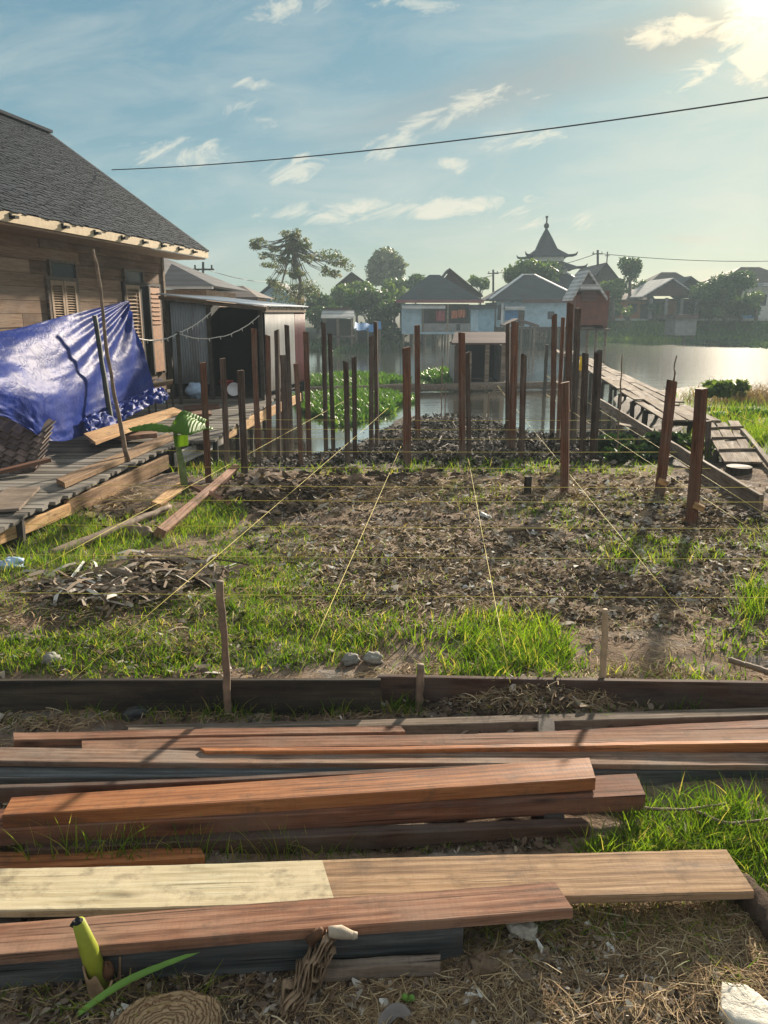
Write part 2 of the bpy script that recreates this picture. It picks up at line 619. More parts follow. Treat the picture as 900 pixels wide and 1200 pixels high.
M['pale'] = m_wood('bleached_plank', (.33, .27, .16), (.47, .41, .27), (.54, .5, .36), .6, .6, .2, weather=(.5, .42, .28))
M['greywood'] = m_wood('weathered_grey_timber', (.075, .055, .042), (.19, .145, .11), (.33, .27, .21), .75, 1.1, .5, weather=(.21, .17, .14))
M['bluegrey'] = m_wood('dark_bluegrey_timber', (.03, .034, .036), (.07, .075, .078), (.13, .135, .135), .6, 1.1, .4)  # even dark blue grey tone over the whole timber
M['blackboard'] = m_wood('black_form_board', (.02, .018, .016), (.045, .038, .03), (.09, .075, .055), .65, 1.0, .35)
M['browngrey'] = m_wood('grey_brown_plank', (.09, .05, .035), (.23, .14, .095), (.36, .25, .18), .65, 1.2, .4, weather=(.22, .18, .15))
M['honey'] = m_wood('honey_plank', (.3, .16, .07), (.5, .3, .14), (.62, .42, .22), .6, .7, .3, stain=(.2, .12, .07))
M['dimwood'] = m_plain('dim_timber', (.05, .042, .036), .85, .4, 8)
M['stick'] = m_plain('peeled_stick', (.2, .145, .105), .8, .45, 14, .5)
M['stake_green'] = m_plain('dark_stake', (.045, .055, .05), .7, .4, 12)
M['bamboo'] = m_plain('pale_stick', (.38, .29, .19), .7, .35, 12)


def mk_terrain():
    t = NT('soil')
    geo = t.n.new('ShaderNodeNewGeometry')
    pos = geo.outputs['Position']
    sp = t.n.new('ShaderNodeSeparateXYZ'); t.l.new(pos, sp.inputs[0])
    n1 = t.noise(pos, 1.6, 6, .65, .4)
    n2 = t.noise(pos, 14, 6, .7)
    n3 = t.noise(pos, 70, 4, .7)
    f = t.math('ADD', t.math('MULTIPLY', n1, .4), t.math('ADD', t.math('MULTIPLY', n2, .4), t.math('MULTIPLY', n3, .2)))
    soil = t.ramp(f, [(.34, (.066, .044, .03)), (.48, (.2, .14, .098)), (.58, (.32, .24, .172)), (.7, (.42, .35, .26))])
    grey = t.ramp(t.noise(pos, 3.1, 4, .6), [(.5, 0.0), (.64, .75)])
    soil = t.mix(grey, soil, t.ramp(n2, [(.35, (.11, .1, .09)), (.65, (.36, .33, .3))]))
    # the tidal mud is darker and wet
    mudf = t.math('MULTIPLY', t.math('SUBTRACT', t.math('ADD', sp.outputs[1], t.math('MULTIPLY', n1, 1.2)), 8.2, True), 1.4, True)
    mud = t.ramp(n2, [(.3, (.04, .033, .027)), (.6, (.1, .084, .068)), (.75, (.18, .155, .13))])
    col = t.mix(mudf, soil, mud)
    # the far shore carries grass
    farf = t.math('MULTIPLY', t.math('SUBTRACT', sp.outputs[1], 36.0, True), .25, True)
    gr = t.ramp(t.noise(pos, .6, 5, .7), [(.35, (.02, .045, .012)), (.65, (.06, .12, .025))])
    col = t.mix(farf, col, gr)
    rough = t.mix(t.math('MULTIPLY', mudf, t.math('SUBTRACT', 1.0, farf)), (.95, .95, .95), (.75, .75, .75))
    t.bump(t.math('ADD', n2, t.math('MULTIPLY', n3, .7)), .9, .03)
    return t.done(col, rough, .12)


M['terrain'] = mk_terrain()


def mk_water():
    t = NT('river_water')
    geo = t.n.new('ShaderNodeNewGeometry')
    mp = t.n.new('ShaderNodeMapping'); mp.inputs['Scale'].default_value = (.7, 1.9, 1)
    t.l.new(geo.outputs['Position'], mp.inputs[0])
    a = t.noise(mp.outputs[0], 1.3, 5, .62, .6)
    b_ = t.noise(mp.outputs[0], .33, 3, .5)
    sp = t.n.new('ShaderNodeSeparateXYZ'); t.l.new(geo.outputs['Position'], sp.inputs[0])
    calm = t.math('MULTIPLY', t.math('SUBTRACT', sp.outputs[1], 13.0, True), .05, True)
    h = t.math('MULTIPLY', t.math('ADD', a, t.math('MULTIPLY', b_, .8)), calm)
    bm = t.bump(h, 1.0, .12)
    t.bsdf.inputs['IOR'].default_value = 1.33
    m = t.done((.1, .092, .068), .11, .5)
    gl = t.n.new('ShaderNodeBsdfGlossy'); gl.inputs['Color'].default_value = (.93, .93, .9, 1); gl.inputs['Roughness'].default_value = .078
    t.l.new(bm.outputs[0], gl.inputs['Normal'])
    ms = t.n.new('ShaderNodeMixShader'); ms.inputs[0].default_value = .72
    t.l.new(t.bsdf.outputs[0], ms.inputs[1]); t.l.new(gl.outputs[0], ms.inputs[2]); t.l.new(ms.outputs[0], t.out.inputs[0])
    return m


M['water'] = mk_water()

# ------------------------------------------------------------------ ground, water
xs = np.concatenate([[-900, -400, -200, -120, -80], np.arange(-60, -9, 1.5), np.arange(-9, -3.4, .12), np.arange(-3.4, 3.6, .022),
                     np.arange(3.6, 9, .12), np.arange(9, 70, 1.5), [80, 120, 200, 400, 900]])
ys = np.concatenate([[-60, -20, -8, -3, -1, 0, .5, .8], np.arange(1.0, 3.2, .02), np.arange(3.2, 8, .035), np.arange(8, 17, .075),
                     np.arange(17, 40, .8), np.arange(40, 70, .7), [75, 85, 100, 130, 200, 400, 900, 2000]])
gx, gy = np.meshgrid(xs, ys)
zz = terr(gx, gy)
nx, ny = len(xs), len(ys)
idx = np.arange(nx * ny).reshape(ny, nx)
q = np.stack([idx[:-1, :-1], idx[:-1, 1:], idx[1:, 1:], idx[1:, :-1]], -1).reshape(-1, 4)
gnd = link('ground', np_mesh('ground', np.stack([gx, gy, zz], -1).reshape(-1, 3), q), M['terrain'], None, True)
tag(gnd, kind='structure')
wb = MB()
wb.add([(-300, 7, WATER), (300, 7, WATER), (300, 62, WATER), (-300, 62, WATER)], [(0, 1, 2, 3)])
tag(wb.build('water', M['water']), kind='structure')
# concrete path along the far bank
M['concrete'] = m_plain('pale_concrete', (.5, .49, .46), .8, .2, 4)
pm = MB()
for x0, x1 in ((13.5, 20.2), (22.9, 44)):
    pm.span((x0, 60.6, .86), (x1, 61.6, 1.03))
tag(pm.build('path', M['concrete']), kind='structure')

# ------------------------------------------------------------------ timber


def timber(name, mt, p0, p1, wd, ht, roll=0.0, label=None, cat=None, group=None, taper=1.0, warp=.004, seg=14, ch=.004, mats=None, parent=None, cut=None, wd1=None, ht1=None):
    """one sawn timber from p0 to p1, its grain along local x; edges slightly worn and uneven"""
    p0, p1 = Vector(p0), Vector(p1)
    L = (p1 - p0).length
    x = (p1 - p0).normalized()
    up = Vector((0, 0, 1)) if abs(x.z) < .9 else Vector((0, -1, 0))
    y = up.cross(x).normalized(); z = x.cross(y)
    rot = Matrix((x, y, z)).transposed().to_4x4() @ Matrix.Rotation(roll, 4, 'X')
    o_ = (p0 + p1) / 2
    vs, fs = [], []
    s0 = R.random() * 99
    for i in range(seg + 1):
        t = i / seg
        a = (wd + ((wd1 or wd) - wd) * t) / 2
        b = (ht + ((ht1 or ht) - ht) * t) / 2
        k = 1 + (taper - 1) * t
        a *= k; b *= k
        wy = warp * math.sin(t * 3.1 + s0) + R.uniform(-1, 1) * warp * .18
        wz = warp * math.sin(t * 2.3 + s0 * 2) + R.uniform(-1, 1) * warp * .12
        c = min(ch, a * .4, b * .4)
        ring = [(-a + c, -b), (a - c, -b), (a, -b + c), (a, b - c), (a - c, b), (-a + c, b), (-a, b - c), (-a, -b + c)]
        for (yy, zz_) in ring:
            xx = (t - .5) * L
            if cut and i in (0, seg): xx += cut * yy / max(a, 1e-4)
            vs.append((xx, yy + wy + R.uniform(-1, 1) * warp * .12, zz_ + wz + R.uniform(-1, 1) * warp * .12))
    for i in range(seg):
        for k in range(8):
            fs.append((i * 8 + k, (i + 1) * 8 + k, (i + 1) * 8 + (k + 1) % 8, i * 8 + (k + 1) % 8))
    fs.append(tuple(range(8))); fs.append(tuple(reversed(range(seg * 8, seg * 8 + 8))))
    me = bpy.data.meshes.new(name)
    me.from_pydata(vs, [], fs)
    if mats:
        pass
    me.update()
    o = link(name, me, mt, parent)
    Mx = Matrix.Translation(o_) @ rot
    if parent is not None:
        Mx = PINV[parent.name] @ Mx
    o.matrix_basis = Mx
    return tag(o, label, cat, group)


def flatboard(name, mt, bl, br, fr, fl, z, t, label, cat='plank', group=None, zr=None, ch=.003, seg=30, warp=.0015, tl=None):
    """a board given by the four corners of its top face (photo pixels) at height z (left) and zr (right)"""
    zr = z if zr is None else zr
    BL, BR, FR, FL = onz(*bl, z), onz(*br, zr), onz(*fr, zr), onz(*fl, z)
    o_ = (BL + BR + FR + FL) / 4
    x = ((BR + FR) - (BL + FL)).normalized()
    y = Vector((0, 0, 1)).cross(x).normalized(); zx = x.cross(y)
    rot = Matrix((x, y, zx)).transposed()
    loc = [rot.transposed() @ (p - o_) for p in (BL, BR, FR, FL)]
    vs, fs = [], []
    s0 = R.random() * 50
    for i in range(seg + 1):
        u = i / seg
        b = loc[0].lerp(loc[1], u); f = loc[3].lerp(loc[2], u)
        j = lambda: R.uniform(-1, 1) * warp
        wz = warp * 2 * math.sin(u * 5 + s0)
        wy = warp * 1.5 * math.sin(u * 9 + s0)
        d = Vector((0, 1, 0))
        b = b + d * (wy + j() * .5); f = f + d * (wy + j() * .5)
        vs += [(f.x, f.y, f.z - t + wz), (b.x, b.y, b.z - t + wz), (b.x, b.y, b.z - ch + wz), (b.x, b.y - ch, b.z + wz + j() * .4),
               (f.x, f.y + ch, f.z + wz + j() * .4), (f.x, f.y, f.z - ch + wz + j() * .3)]
    n = 6
    for i in range(seg):
        for k in range(n):
            fs.append((i * n + k, (i + 1) * n + k, (i + 1) * n + (k + 1) % n, i * n + (k + 1) % n))
    fs.append(tuple(range(n))); fs.append(tuple(reversed(range(seg * n, seg * n + n))))
    me = bpy.data.meshes.new(name)
    me.from_pydata(vs, [], fs); me.update()
    o = link(name, me, mt)
    o.matrix_basis = Matrix.Translation(o_) @ rot.to_4x4()
    return tag(o, label, cat, group)


# ------------------------------------------------------------------ the wooden house on the left
AZ = math.radians(8.8)
HC = Vector((-4.05, 14.7, .1))
HA = Vector((math.sin(AZ), math.cos(AZ), 0)); HR = Vector((math.cos(AZ), -math.sin(AZ), 0))


def on_wall(px, py, off=0.0):
    """local (x, y, z) on the house's long wall"""
    d = ray(px, py); o = Vector((0, 0, EYE)); p0 = HC + HR * off
    t = (p0 - o).dot(HR) / d.dot(HR)
    p = o + d * t - HC
    return (off, p.dot(HA), p.z)


def mk_boardwall(name, c0, c1, c2, grey):
    t = NT(name)
    v = t.vec((9, .7, 9), rnd=False)
    g = t.noise(v, 2.0, 8, .7, .6)
    f = t.math('ADD', t.math('MULTIPLY', g, .62), t.math('MULTIPLY', t.attr('v'), .38))
    col = t.ramp(f, [(.28, c0), (.5, c1), (.75, c2)])
    st = t.noise(t.vec((1, .6, .8), rnd=False), 1.6, 5, .65)
    col = t.mix(t.math('MULTIPLY', t.math('SUBTRACT', st, .47, True), 4, True), col, grey)
    fine = t.noise(t.vec((60, 2, 60), rnd=False), 2.0, 4, .6)
    col = t.mix(t.math('MULTIPLY', t.math('SUBTRACT', fine, .5, True), 2, True), col, tuple(x * .4 for x in c0))
    t.bump(t.math('ADD', g, fine), .5, .008)
    return t.done(col, .85, .15)


M['wallboards'] = mk_boardwall('weathered_wall_boards', (.075, .045, .03), (.215, .138, .09), (.41, .285, .19), (.29, .23, .178))
M['fascia'] = m_plain('cream_fascia', (.5, .4, .26), .8, .16, 9)
M['shutter'] = m_plain('pale_brown_shutter', (.3, .2, .12), .7, .3, 12)
M['doorwood'] = m_plain('orange_brown_door', (.36, .17, .075), .6, .3, 10)
M['void'] = m_plain('dark_interior', (.012, .013, .014), .9, .2, 3, 0)  # near black: interior shade put into the colour; also hooks and stem tip
M['transom'] = m_plain('dark_green_board', (.02, .035, .035), .6, .3, 6)


def mk_shingle():
    t = NT('dark_roof_shingles')
    n = t.noise(t.vec((1, 1, 1), rnd=False), 30, 4, .7)
    f = t.math('ADD', t.math('MULTIPLY', t.attr('v'), .75), t.math('MULTIPLY', n, .25))
    col = t.ramp(f, [(.1, (.007, .014, .023)), (.5, (.012, .021, .033)), (.95, (.021, .033, .048))])
    t.bump(n, .4, .01)
    return t.done(col, .9, .15)


M['shingle'] = mk_shingle()

house = thing('wooden_house', 'old wooden house of weathered brown boards under a steep dark shingle roof', 'house', HC, -AZ)
b = MB()
L0, WID, WH = -10.2, 4.84, 2.42
nb = 14
for i in range(nb):
    z0 = i * WH / nb
    y = L0
    while y < 0:
        y1 = min(0, y + R.uniform(2.2, 4.2))
        if y1 > -.8: y1 = 0
        b.span((-.06, y + .004, z0 + .002), (R.uniform(-.004, .008), y1, z0 + WH / nb - .003)); y = y1
    b.span((-WID, 0.0, z0 + .002), (-.061, -.05, z0 + WH / nb - .003))
b.span((-WID, L0, 0), (-WID + .05, -.06, WH))
b.span((-WID + .06, L0, 0), (-.07, L0 + .05, WH))
# gable infill
b.hexa([(-WID, -.04, WH), (-.02, -.04, WH), (-WID / 2, -.04, WH + 1.62)], [(-WID, -.0, WH), (-.02, 0, WH), (-WID / 2, 0, WH + 1.62)])
b.build('wall', M['wallboards'], house, True)
b = MB(); b.span((-.05, -.05, -.6), (.03, .03, WH)); b.build('corner_post', M['greywood'], house, True)
b = MB(); b.span((-WID + .1, L0, -.12), (-.08, -.1, -.01)); b.build('floor_frame', M['dimwood'], house, True)
# roof
EX, EZ = .6, 2.52          # eave line, local
RX, RZ = -WID / 2, 4.66
FY = .72
b = MB()
sl = Vector((RX - EX, 0, RZ - EZ)); SLn = sl.length; su = sl.normalized(); nrm = Vector((-su.z, 0, su.x)) * -1
if nrm.z < 0: nrm = -nrm
rows, cols = 46, 150
for r in range(rows):
    u0 = r / rows * SLn - .02; u1 = u0 + SLn / rows * 1.7
    for c in range(cols):
        wv_ = (FY - L0 + .9) / cols
        y0 = L0 - .9 + c * wv_ + (wv_ / 2 if r % 2 else 0); y1 = y0 + wv_ * .94
        if y1 > FY + .03: continue
        j = R.uniform(-.04, .03); lift = R.uniform(0, .004)
        p = Vector((EX, 0, EZ)) + su * (u0 + j) + nrm * (.02 + lift)
        q_ = Vector((EX, 0, EZ)) + su * min(u1, SLn) + nrm * .006
        tt = nrm * -.012
        b.hexa([p + tt + Vector((0, y0, 0)), p + tt + Vector((0, y1, 0)), q_ + tt + Vector((0, y1, 0)), q_ + tt + Vector((0, y0, 0))],
               [p + Vector((0, y0, 0)), p + Vector((0, y1, 0)), q_ + Vector((0, y1, 0)), q_ + Vector((0, y0, 0))],
               min(1, max(0, .5 + .5 * (R.random() - .5) + .3 * (vnoise(c * .12, r * .3, 3) - .5))))
base = [Vector((EX, 0, EZ)), Vector((RX, 0, RZ)), Vector((2 * RX - EX, 0, EZ))]
for a_, c_ in ((0, 1), (2, 1)):
    lo = [base[a_] + Vector((0, L0 - .9, -.04)), base[a_] + Vector((0, FY, -.04)), base[c_] + Vector((0, FY, -.04)), base[c_] + Vector((0, L0 - .9, -.04))]
    b.hexa(lo, [p + Vector((0, 0, .035)) for p in lo], .2)
roof = b.build('roof', M['shingle'], house, True)
b = MB(); b.bar((RX, L0 - .9, RZ + .03), (RX, FY + .03, RZ + .03), .2, .05); b.build('ridge_cap', M['shingle'], roof, True)
b = MB()
for sgn in (0, 2):
    p = base[sgn] + Vector((0, FY + .02, .0)); q_ = base[1] + Vector((0, FY + .02, 0))
    b.bar(p, q_, .04, .13, (0, 1, 0))
b.build('verge_board', M['shingle'], roof, True)
b = MB(); b.span((EX + .002, L0 - .9, EZ - .13), (EX + .035, FY - .03, EZ - .015)); b.build('fascia', M['fascia'], house, True)
b = MB(); b.span((.02, L0 - .9, EZ - .16), (EX - .002, FY - .1, EZ - .135)); b.build('soffit', M['wallboards'], house, True)
for px, py in ((-60, 222), (8, 242), (70, 260), (108, 269), (140, 276), (165, 281), (187, 285), (207, 288), (224, 291)):
    y = on_wall(px, py, EX)[1]
    b = MB(); b.span((EX + .036, y - .02, EZ - .085), (EX + .1, y + .06, EZ - .055)); b.span((EX + .036, y - .035, EZ - .095), (EX + .06, y - .012, EZ - .03))
    b.build('fascia_hook', M['void'], house, True)


def shutter(y0, y1, z0, z1, mt, x=.025, ang=0.0, name='shutter'):
    t = Matrix.Translation((x, y0, 0)) @ Matrix.Rotation(ang, 4, 'Z')
    wd = y1 - y0
    fb = MB()
    for a_, b_ in (((0, 0, z0), (.03, .05, z1)), ((0, wd - .05, z0), (.03, wd, z1)), ((0, .051, z0), (.03, wd - .051, z0 + .06)), ((0, .051, z1 - .06), (.03, wd - .051, z1))):
        fb.span(a_, b_)
    sb = MB()
    n = 15; mid = z0 + (z1 - z0) * .28
    fb.span((.004, .051, z0 + .061), (.024, wd - .051, mid))
    for k in range(n):
        zc = mid + .04 + (z1 - .1 - mid) * k / (n - 1)
        sb.box((.014, wd / 2, zc), (.03, wd - .104, .008), ry=.6)
    for m_ in (fb, sb): m_.v = [t @ p for p in m_.v]
    o = fb.build(name, mt, house, True)
    sb.build('louvre', mt, o, True)
    return o


w1a, w1b = on_wall(54, 328), on_wall(90, 378)
ya, yb_, zt, zb = w1a[1], w1b[1], w1a[2], 1.02
ym = (ya + yb_) / 2
fr = MB()
for a_, b_ in (((.012, ya - .06, zb - .06), (.05, ya, zt + .05)), ((.012, yb_, zb - .06), (.05, yb_ + .06, zt + .05)), ((.012, ya, zb - .06), (.05, yb_, zb - .005)), ((.012, ya, zt + .005), (.05, yb_, zt + .05))):
    fr.span(a_, b_)
wf = fr.build('window_frame', M['greywood'], house, True)
shutter(ya + .01, ym - .006, zb, zt, M['shutter']); shutter(ym + .006, yb_ - .01, zb, zt, M['shutter'])
for (xa, ya_), (xb, yb2) in (((56, 307), (86, 320)), ((144, 317), (165, 325))):
    p, q_ = on_wall(xa, ya_), on_wall(xb, yb2)
    z1_, z0_ = p[2], p[2] - .2
    t_ = MB()
    t_.span((.012, p[1] - .04, z0_ - .035), (.045, q_[1] + .04, z0_)); t_.span((.012, p[1] - .04, z1_), (.045, q_[1] + .04, z1_ + .035))
    t_.span((.012, p[1] - .04, z0_), (.045, p[1], z1_)); t_.span((.012, q_[1], z0_), (.045, q_[1] + .04, z1_))
    tf = t_.build('transom_frame', M['greywood'], house, True)
    t_ = MB(); t_.span((.012, p[1], z0_), (.02, q_[1], z1_)); t_.build('transom_panel', M['transom'], tf, True)
# doorway with one louvred leaf, a near black sheet painting the opening's shade and an open brown leaf
p0, p1, p2, p3 = (on_wall(x, 335)[1] for x in (143, 160, 170, 183))
zt2 = on_wall(150, 334)[2]
sh = shutter(p0 + .02, p1, .55, zt2, M['shutter'])
op = MB(); op.span((.009, p1, .35), (.014, p2 + .1, zt2)); op.build('door_shade_sheet', M['void'], house, True)
fr = MB(); fr.span((.012, p0 - .05, .3), (.055, p0 + .01, zt2 + .05)); fr.span((.012, p0, zt2 + .002), (.055, p3 + .05, zt2 + .05)); fr.span((.012, p2, .32), (.065, p2 + .05, zt2))
fr.span((.012, p3, .32), (.055, p3 + .05, zt2)); fr.build('door_frame', M['dimwood'], house, True)
dr = MB(); dr.span((.03, p2 + .06, .36), (.06, p3 - .01, zt2 - .02))
door = dr.build('door', M['doorwood'], house, True)
dr = MB()
for k in range(8): dr.box((.065, (p2 + p3) / 2 + .02, zt2 - .12 - k * .075), (.02, (p3 - p2) - .14, .012), ry=.5)
dr.build('louvre', M['doorwood'], door, True)
st = MB()
for y in (-9.5, -8, -6, -4, -2, -.3):
    for x in (-.3, -WID + .3):
        st = MB(); st.span((x - .06, y - .06, -1.2), (x + .06, y + .06, -.121)); st.build('stilt', M['dimwood'], house, True)
# drooping twig on the roof
# ------------------------------------------------------------------ deck along the house
M['deckwood'] = mk_boardwall('grey_deck_boards', (.075, .066, .058), (.17, .155, .135), (.3, .28, .25), (.24, .23, .21))
DZ = .1


def deck_edge(y):
    return np.interp(y, [4, 5.3, 8.4, 8.6, 18], [-2.6, -2.56, -2.3, -1.93, -1.72])


deck = thing('plank_deck', 'long grey plank deck on stilts running beside the old wooden house', 'deck', (-3, 9, 0))
b = MB(); y = 4.9
while y < 17.6:
    wd = R.uniform(.08, .11)
    xe = float(deck_edge(y)) + R.uniform(-.025, .025)
    xl = -4.2 + (y - 9) * .0 - R.uniform(0, .2)
    z = DZ + R.uniform(-.003, .003)
    b.box(((xe + xl) / 2, y + wd / 2, z - .014), (xe - xl, wd, .026), R.uniform(-.004, .004))
    y += wd + R.uniform(.004, .016)
# planks lie across the deck, so their grain runs along x
t = NT('deck_boards')
g = t.noise(t.vec((.8, 12, 12), rnd=False), 2.2, 8, .7, .6)
col = t.ramp(t.math('ADD', t.math('MULTIPLY', g, .6), t.math('MULTIPLY', t.attr('v'), .4)), [(.25, (.06, .053, .047)), (.5, (.155, .14, .122)), (.78, (.29, .27, .24))])
t.bump(g, .5, .006)
M['deckx'] = t.done(col, .85, .15)
b.build('decking', M['deckx'], deck)
b = MB()
for xo in (-.12, -.9, -1.6):
    b.bar((float(deck_edge(5)) + xo, 5, DZ - .09), (float(deck_edge(8.4)) + xo, 8.4, DZ - .09), .05, .1)
    b.bar((float(deck_edge(8.7)) + xo - .05, 8.7, DZ - .09), (float(deck_edge(17.5)) + xo - .05, 17.5, DZ - .09), .05, .1)
b.build('joists', M['dimwood'], deck)
for y in (5.3, 6.3, 7.2, 8.1, 9.0, 10.2, 11.5, 12.8, 14.2, 15.6, 17):
    for xo in (-.1, -1.0, -1.8):
        x = float(deck_edge(y)) + xo + R.uniform(-.05, .05)
        b = MB(); b.tube([(x + R.uniform(-.05, .05), y, -1.3), (x, y, DZ - .03)], R.uniform(.03, .045), 7)
        b.build('stilt', M['dimwood'], deck)
# edge beams beside the deck
E1 = [(0, 622), (81, 590)], [(81, 586), (196, 534)]


def edge_beam(name, mt, pa, pb, za, zb_, hh, th, label, **k):
    a, c = onz(*pa, za), onz(*pb, zb_)
    return timber(name, mt, (a.x, a.y, za - hh / 2), (c.x, c.y, zb_ - hh / 2), th, hh, 0, label, 'board', 'boards edging the deck', **k)


pa_ = onz(0, 621, .04); pb_ = onz(81, 589, .04)
pl_ = pa_ + (pa_ - pb_) * .6
timber('edge_board', M['honey'], (pl_.x, pl_.y, -.01), (pb_.x, pb_.y, -.01), .03, .095, 0, 'pale honey edge board at the near end of the deck, lower left', 'board', 'boards edging the deck')
edge_beam('edge_board', M['tan'], (76, 586), (196, 533), .05, .04, .145, .035, 'wide brown edge board along the deck, ending behind the banana plant')
pg_ = onz(205, 531, .03); pg2 = onz(262, 504, .06)
M['whitewash'] = m_wood('whitish_board', (.3, .28, .25), (.5, .47, .43), (.62, .6, .56), .7, .8, .3)
timber('edge_board', M['whitewash'], (pg_.x, pg_.y, -.05), (pg2.x, pg2.y, -.03), .03, .15, 0, 'whitish edge board of the deck behind the banana leaves', 'board', 'boards edging the deck')
pg3 = onz(352, 461, .1)
timber('edge_board', M['honey'], (pg2.x, pg2.y + .02, .0), (pg3.x, pg3.y, .03), .03, .15, 0, 'long honey edge board of the deck below the corrugated shed', 'board', 'boards edging the deck')
# loose boards lying on the deck
flatboard('loose_plank', M['tan'], (66, 561), (196, 507), (203, 511), (76, 566), .155, .045, 'long tan plank lying lengthwise on the grey deck boards', seg=12, zr=.155)
flatboard('loose_plank', M['honey'], (98, 508), (203, 477), (214, 481), (112, 518), .27, .03, 'orange tan plank under the crumpled edge of the blue tarp', seg=12)
flatboard('plywood_sheet', M['greywood'], (10, 571), (47, 570), (22, 596), (-30, 598), .135, .02, 'pale grey plywood sheet at the near end of the deck', 'board', seg=6)
flatboard('loose_plank', M['brown'], (138, 506), (184, 505), (184, 508), (138, 511), .2, .05, 'short brown plank beside the banana leaf on the deck', seg=8)
flatboard('loose_plank', M['ulin'], (215, 475), (256, 473), (258, 477), (215, 480), .13, .025, 'reddish plank on the deck in front of the shed, the farther of two', seg=6)
flatboard('loose_plank', M['brown'], (213, 482), (246, 481), (248, 485), (214, 486), .13, .025, 'brown plank on the deck in front of the shed, the nearer of two', seg=6)
# roof tiles stacked beneath the tarp
t = NT('fired_clay_tile')
v = t.noise(t.vec((1, 1, 1)), 20, 5, .7)
oi = t.n.new('ShaderNodeObjectInfo')
col = t.ramp(t.math('ADD', t.math('MULTIPLY', v, .5), t.math('MULTIPLY', oi.outputs['Random'], .5)), [(.2, (.07, .055, .05)), (.5, (.2, .14, .115)), (.8, (.4, .3, .26))])
t.bump(v, .4, .006)
M['tile'] = t.done(col, .75, .3)
tb = MB()
tb.grid(lambda u, v_: Vector(((u - .5) * .125, (v_ - .5) * .2, .016 * math.sin(u * math.pi * 2 - .6) + .01)), 12, 2)
tile_me = None
TG = 'clay roof tiles stacked under the tarp'
cbase = onz(8, 575, .1)
tilt = Matrix.Rotation(math.radians(38), 4, 'X')
for r in range(8):
    for c in range(8):
        p = Vector((-3.93 + c * .103, 6.75 + r * .05 + c * .02, .13 + r * .047))
        if tile_me is None:
            o = tb.build('roof_tile', M['tile'], solid=.011)
            tile_me = o
        else:
            o = tile_me.copy(); COL.objects.link(o)
        o.matrix_basis = Matrix.Translation(p) @ Matrix.Rotation(-AZ + R.uniform(-.06, .06), 4, 'Z') @ Matrix.Rotation(math.radians(24) + R.uniform(-.05, .05), 4, 'X')
        tag(o, 'curved brown clay roof tile in the slanting stack beneath the blue tarp', 'roof tile', TG)
q0 = onz(0, 560, .12); q1 = onz(46, 544, .2)
timber('loose_plank', M['ulin'], (q0.x - .4, q0.y - .3, .11), (q1.x, q1.y + .2, .2), .09, .03, 0, 'reddish plank leaning along the foot of the roof tile stack', 'plank')
# ------------------------------------------------------------------ blue tarpaulin
t = NT('blue_tarpaulin')
v = t.vec((1, 1, 1), rnd=False)
cr = t.n.new('ShaderNodeTexVoronoi'); cr.feature = 'DISTANCE_TO_EDGE'; cr.inputs['Scale'].default_value = 3.5
mpv = t.n.new('ShaderNodeVectorMath'); mpv.operation = 'ADD'
nz = t.n.new('ShaderNodeTexNoise'); nz.inputs['Scale'].default_value = 5; t.l.new(v, nz.inputs['Vector'])
t.l.new(v, mpv.inputs[0]); t.l.new(nz.outputs['Color'], mpv.inputs[1]); t.l.new(mpv.outputs[0], cr.inputs['Vector'])
n1 = t.noise(v, 6, 4, .58, .5)
col = t.ramp(t.noise(v, 3, 4, .6), [(.3, (.006, .022, .16)), (.7, (.012, .038, .26))])
t.bump(t.math('ADD', n1, t.math('MULTIPLY', t.math('MINIMUM', cr.outputs['Distance'], .1), 1.2)), .34, .03)
col = t.mix(t.math('MULTIPLY', t.math('SUBTRACT', t.noise(v, 2.2, 7, .7), .52, True), 1.6, True), col, (.13, .15, .24))
M['tarp'] = t.done(col, .48, .07)
tr = t.n.new('ShaderNodeBsdfTranslucent'); tr.inputs[0].default_value = (.05, .09, .5, 1)
ms = t.n.new('ShaderNodeMixShader'); ms.inputs[0].default_value = .2
t.l.new(t.bsdf.outputs[0], ms.inputs[1]); t.l.new(tr.outputs[0], ms.inputs[2]); t.l.new(ms.outputs[0], t.out.inputs[0])
NET = [[(-60, 396, 6.6), (15, 386, 7.6), (72, 371, 8.6), (118, 360, 9.5), (150, 352, 10.3)],
       [(-60, 430, 6.2), (12, 418, 7.05), (66, 420, 7.9), (116, 402, 9.2), (160, 385, 10.45)],
       [(-55, 455, 5.9), (15, 458, 6.75), (62, 466, 7.5), (116, 448, 9.0), (170, 423, 10.6)],
       [(-45, 474, 5.8), (14, 492, 6.7), (64, 517, 7.4), (112, 503, 8.7), (180, 462, 10.7)]]
NETP = [[ony(*c) for c in row] for row in NET]


def catmull(ps, t):
    n = len(ps) - 1
    i = min(int(t * n), n - 1); f = t * n - i
    g_ = lambda k: ps[max(0, min(n, k))]
    a, b_, c, d = g_(i - 1), g_(i), g_(i + 1), g_(i + 2)
    return .5 * ((2 * b_) + (c - a) * f + (2 * a - 5 * b_ + 4 * c - d) * f * f + (3 * b_ - a - 3 * c + d) * f ** 3)


def tarp_pt(u, v_):
    p = catmull([catmull(row, u) for row in NETP], v_)
    n_ = Vector((.85, -.5, .2))
    # swags hung between the two upper corners, radiating pleats at the right corner
    d = .05 * math.sin(9 * (v_ + .9 * (u - .5) ** 2) + 1.0) * math.sin(math.pi * min(1, v_ * 1.2)) * (1 - u * .6)
    d += .035 * math.sin(26 * math.atan2(v_ + .02, 1.06 - u)) * sstep(.45, .95, u)
    d += .022 * float(fbm(u * 5, v_ * 6, 1, 3, 77)) + .02 * float(fbm(u * 22, v_ * 18, 1, 3, 12)) * sstep(.5, 1, v_)
    return p + n_ * float(d)


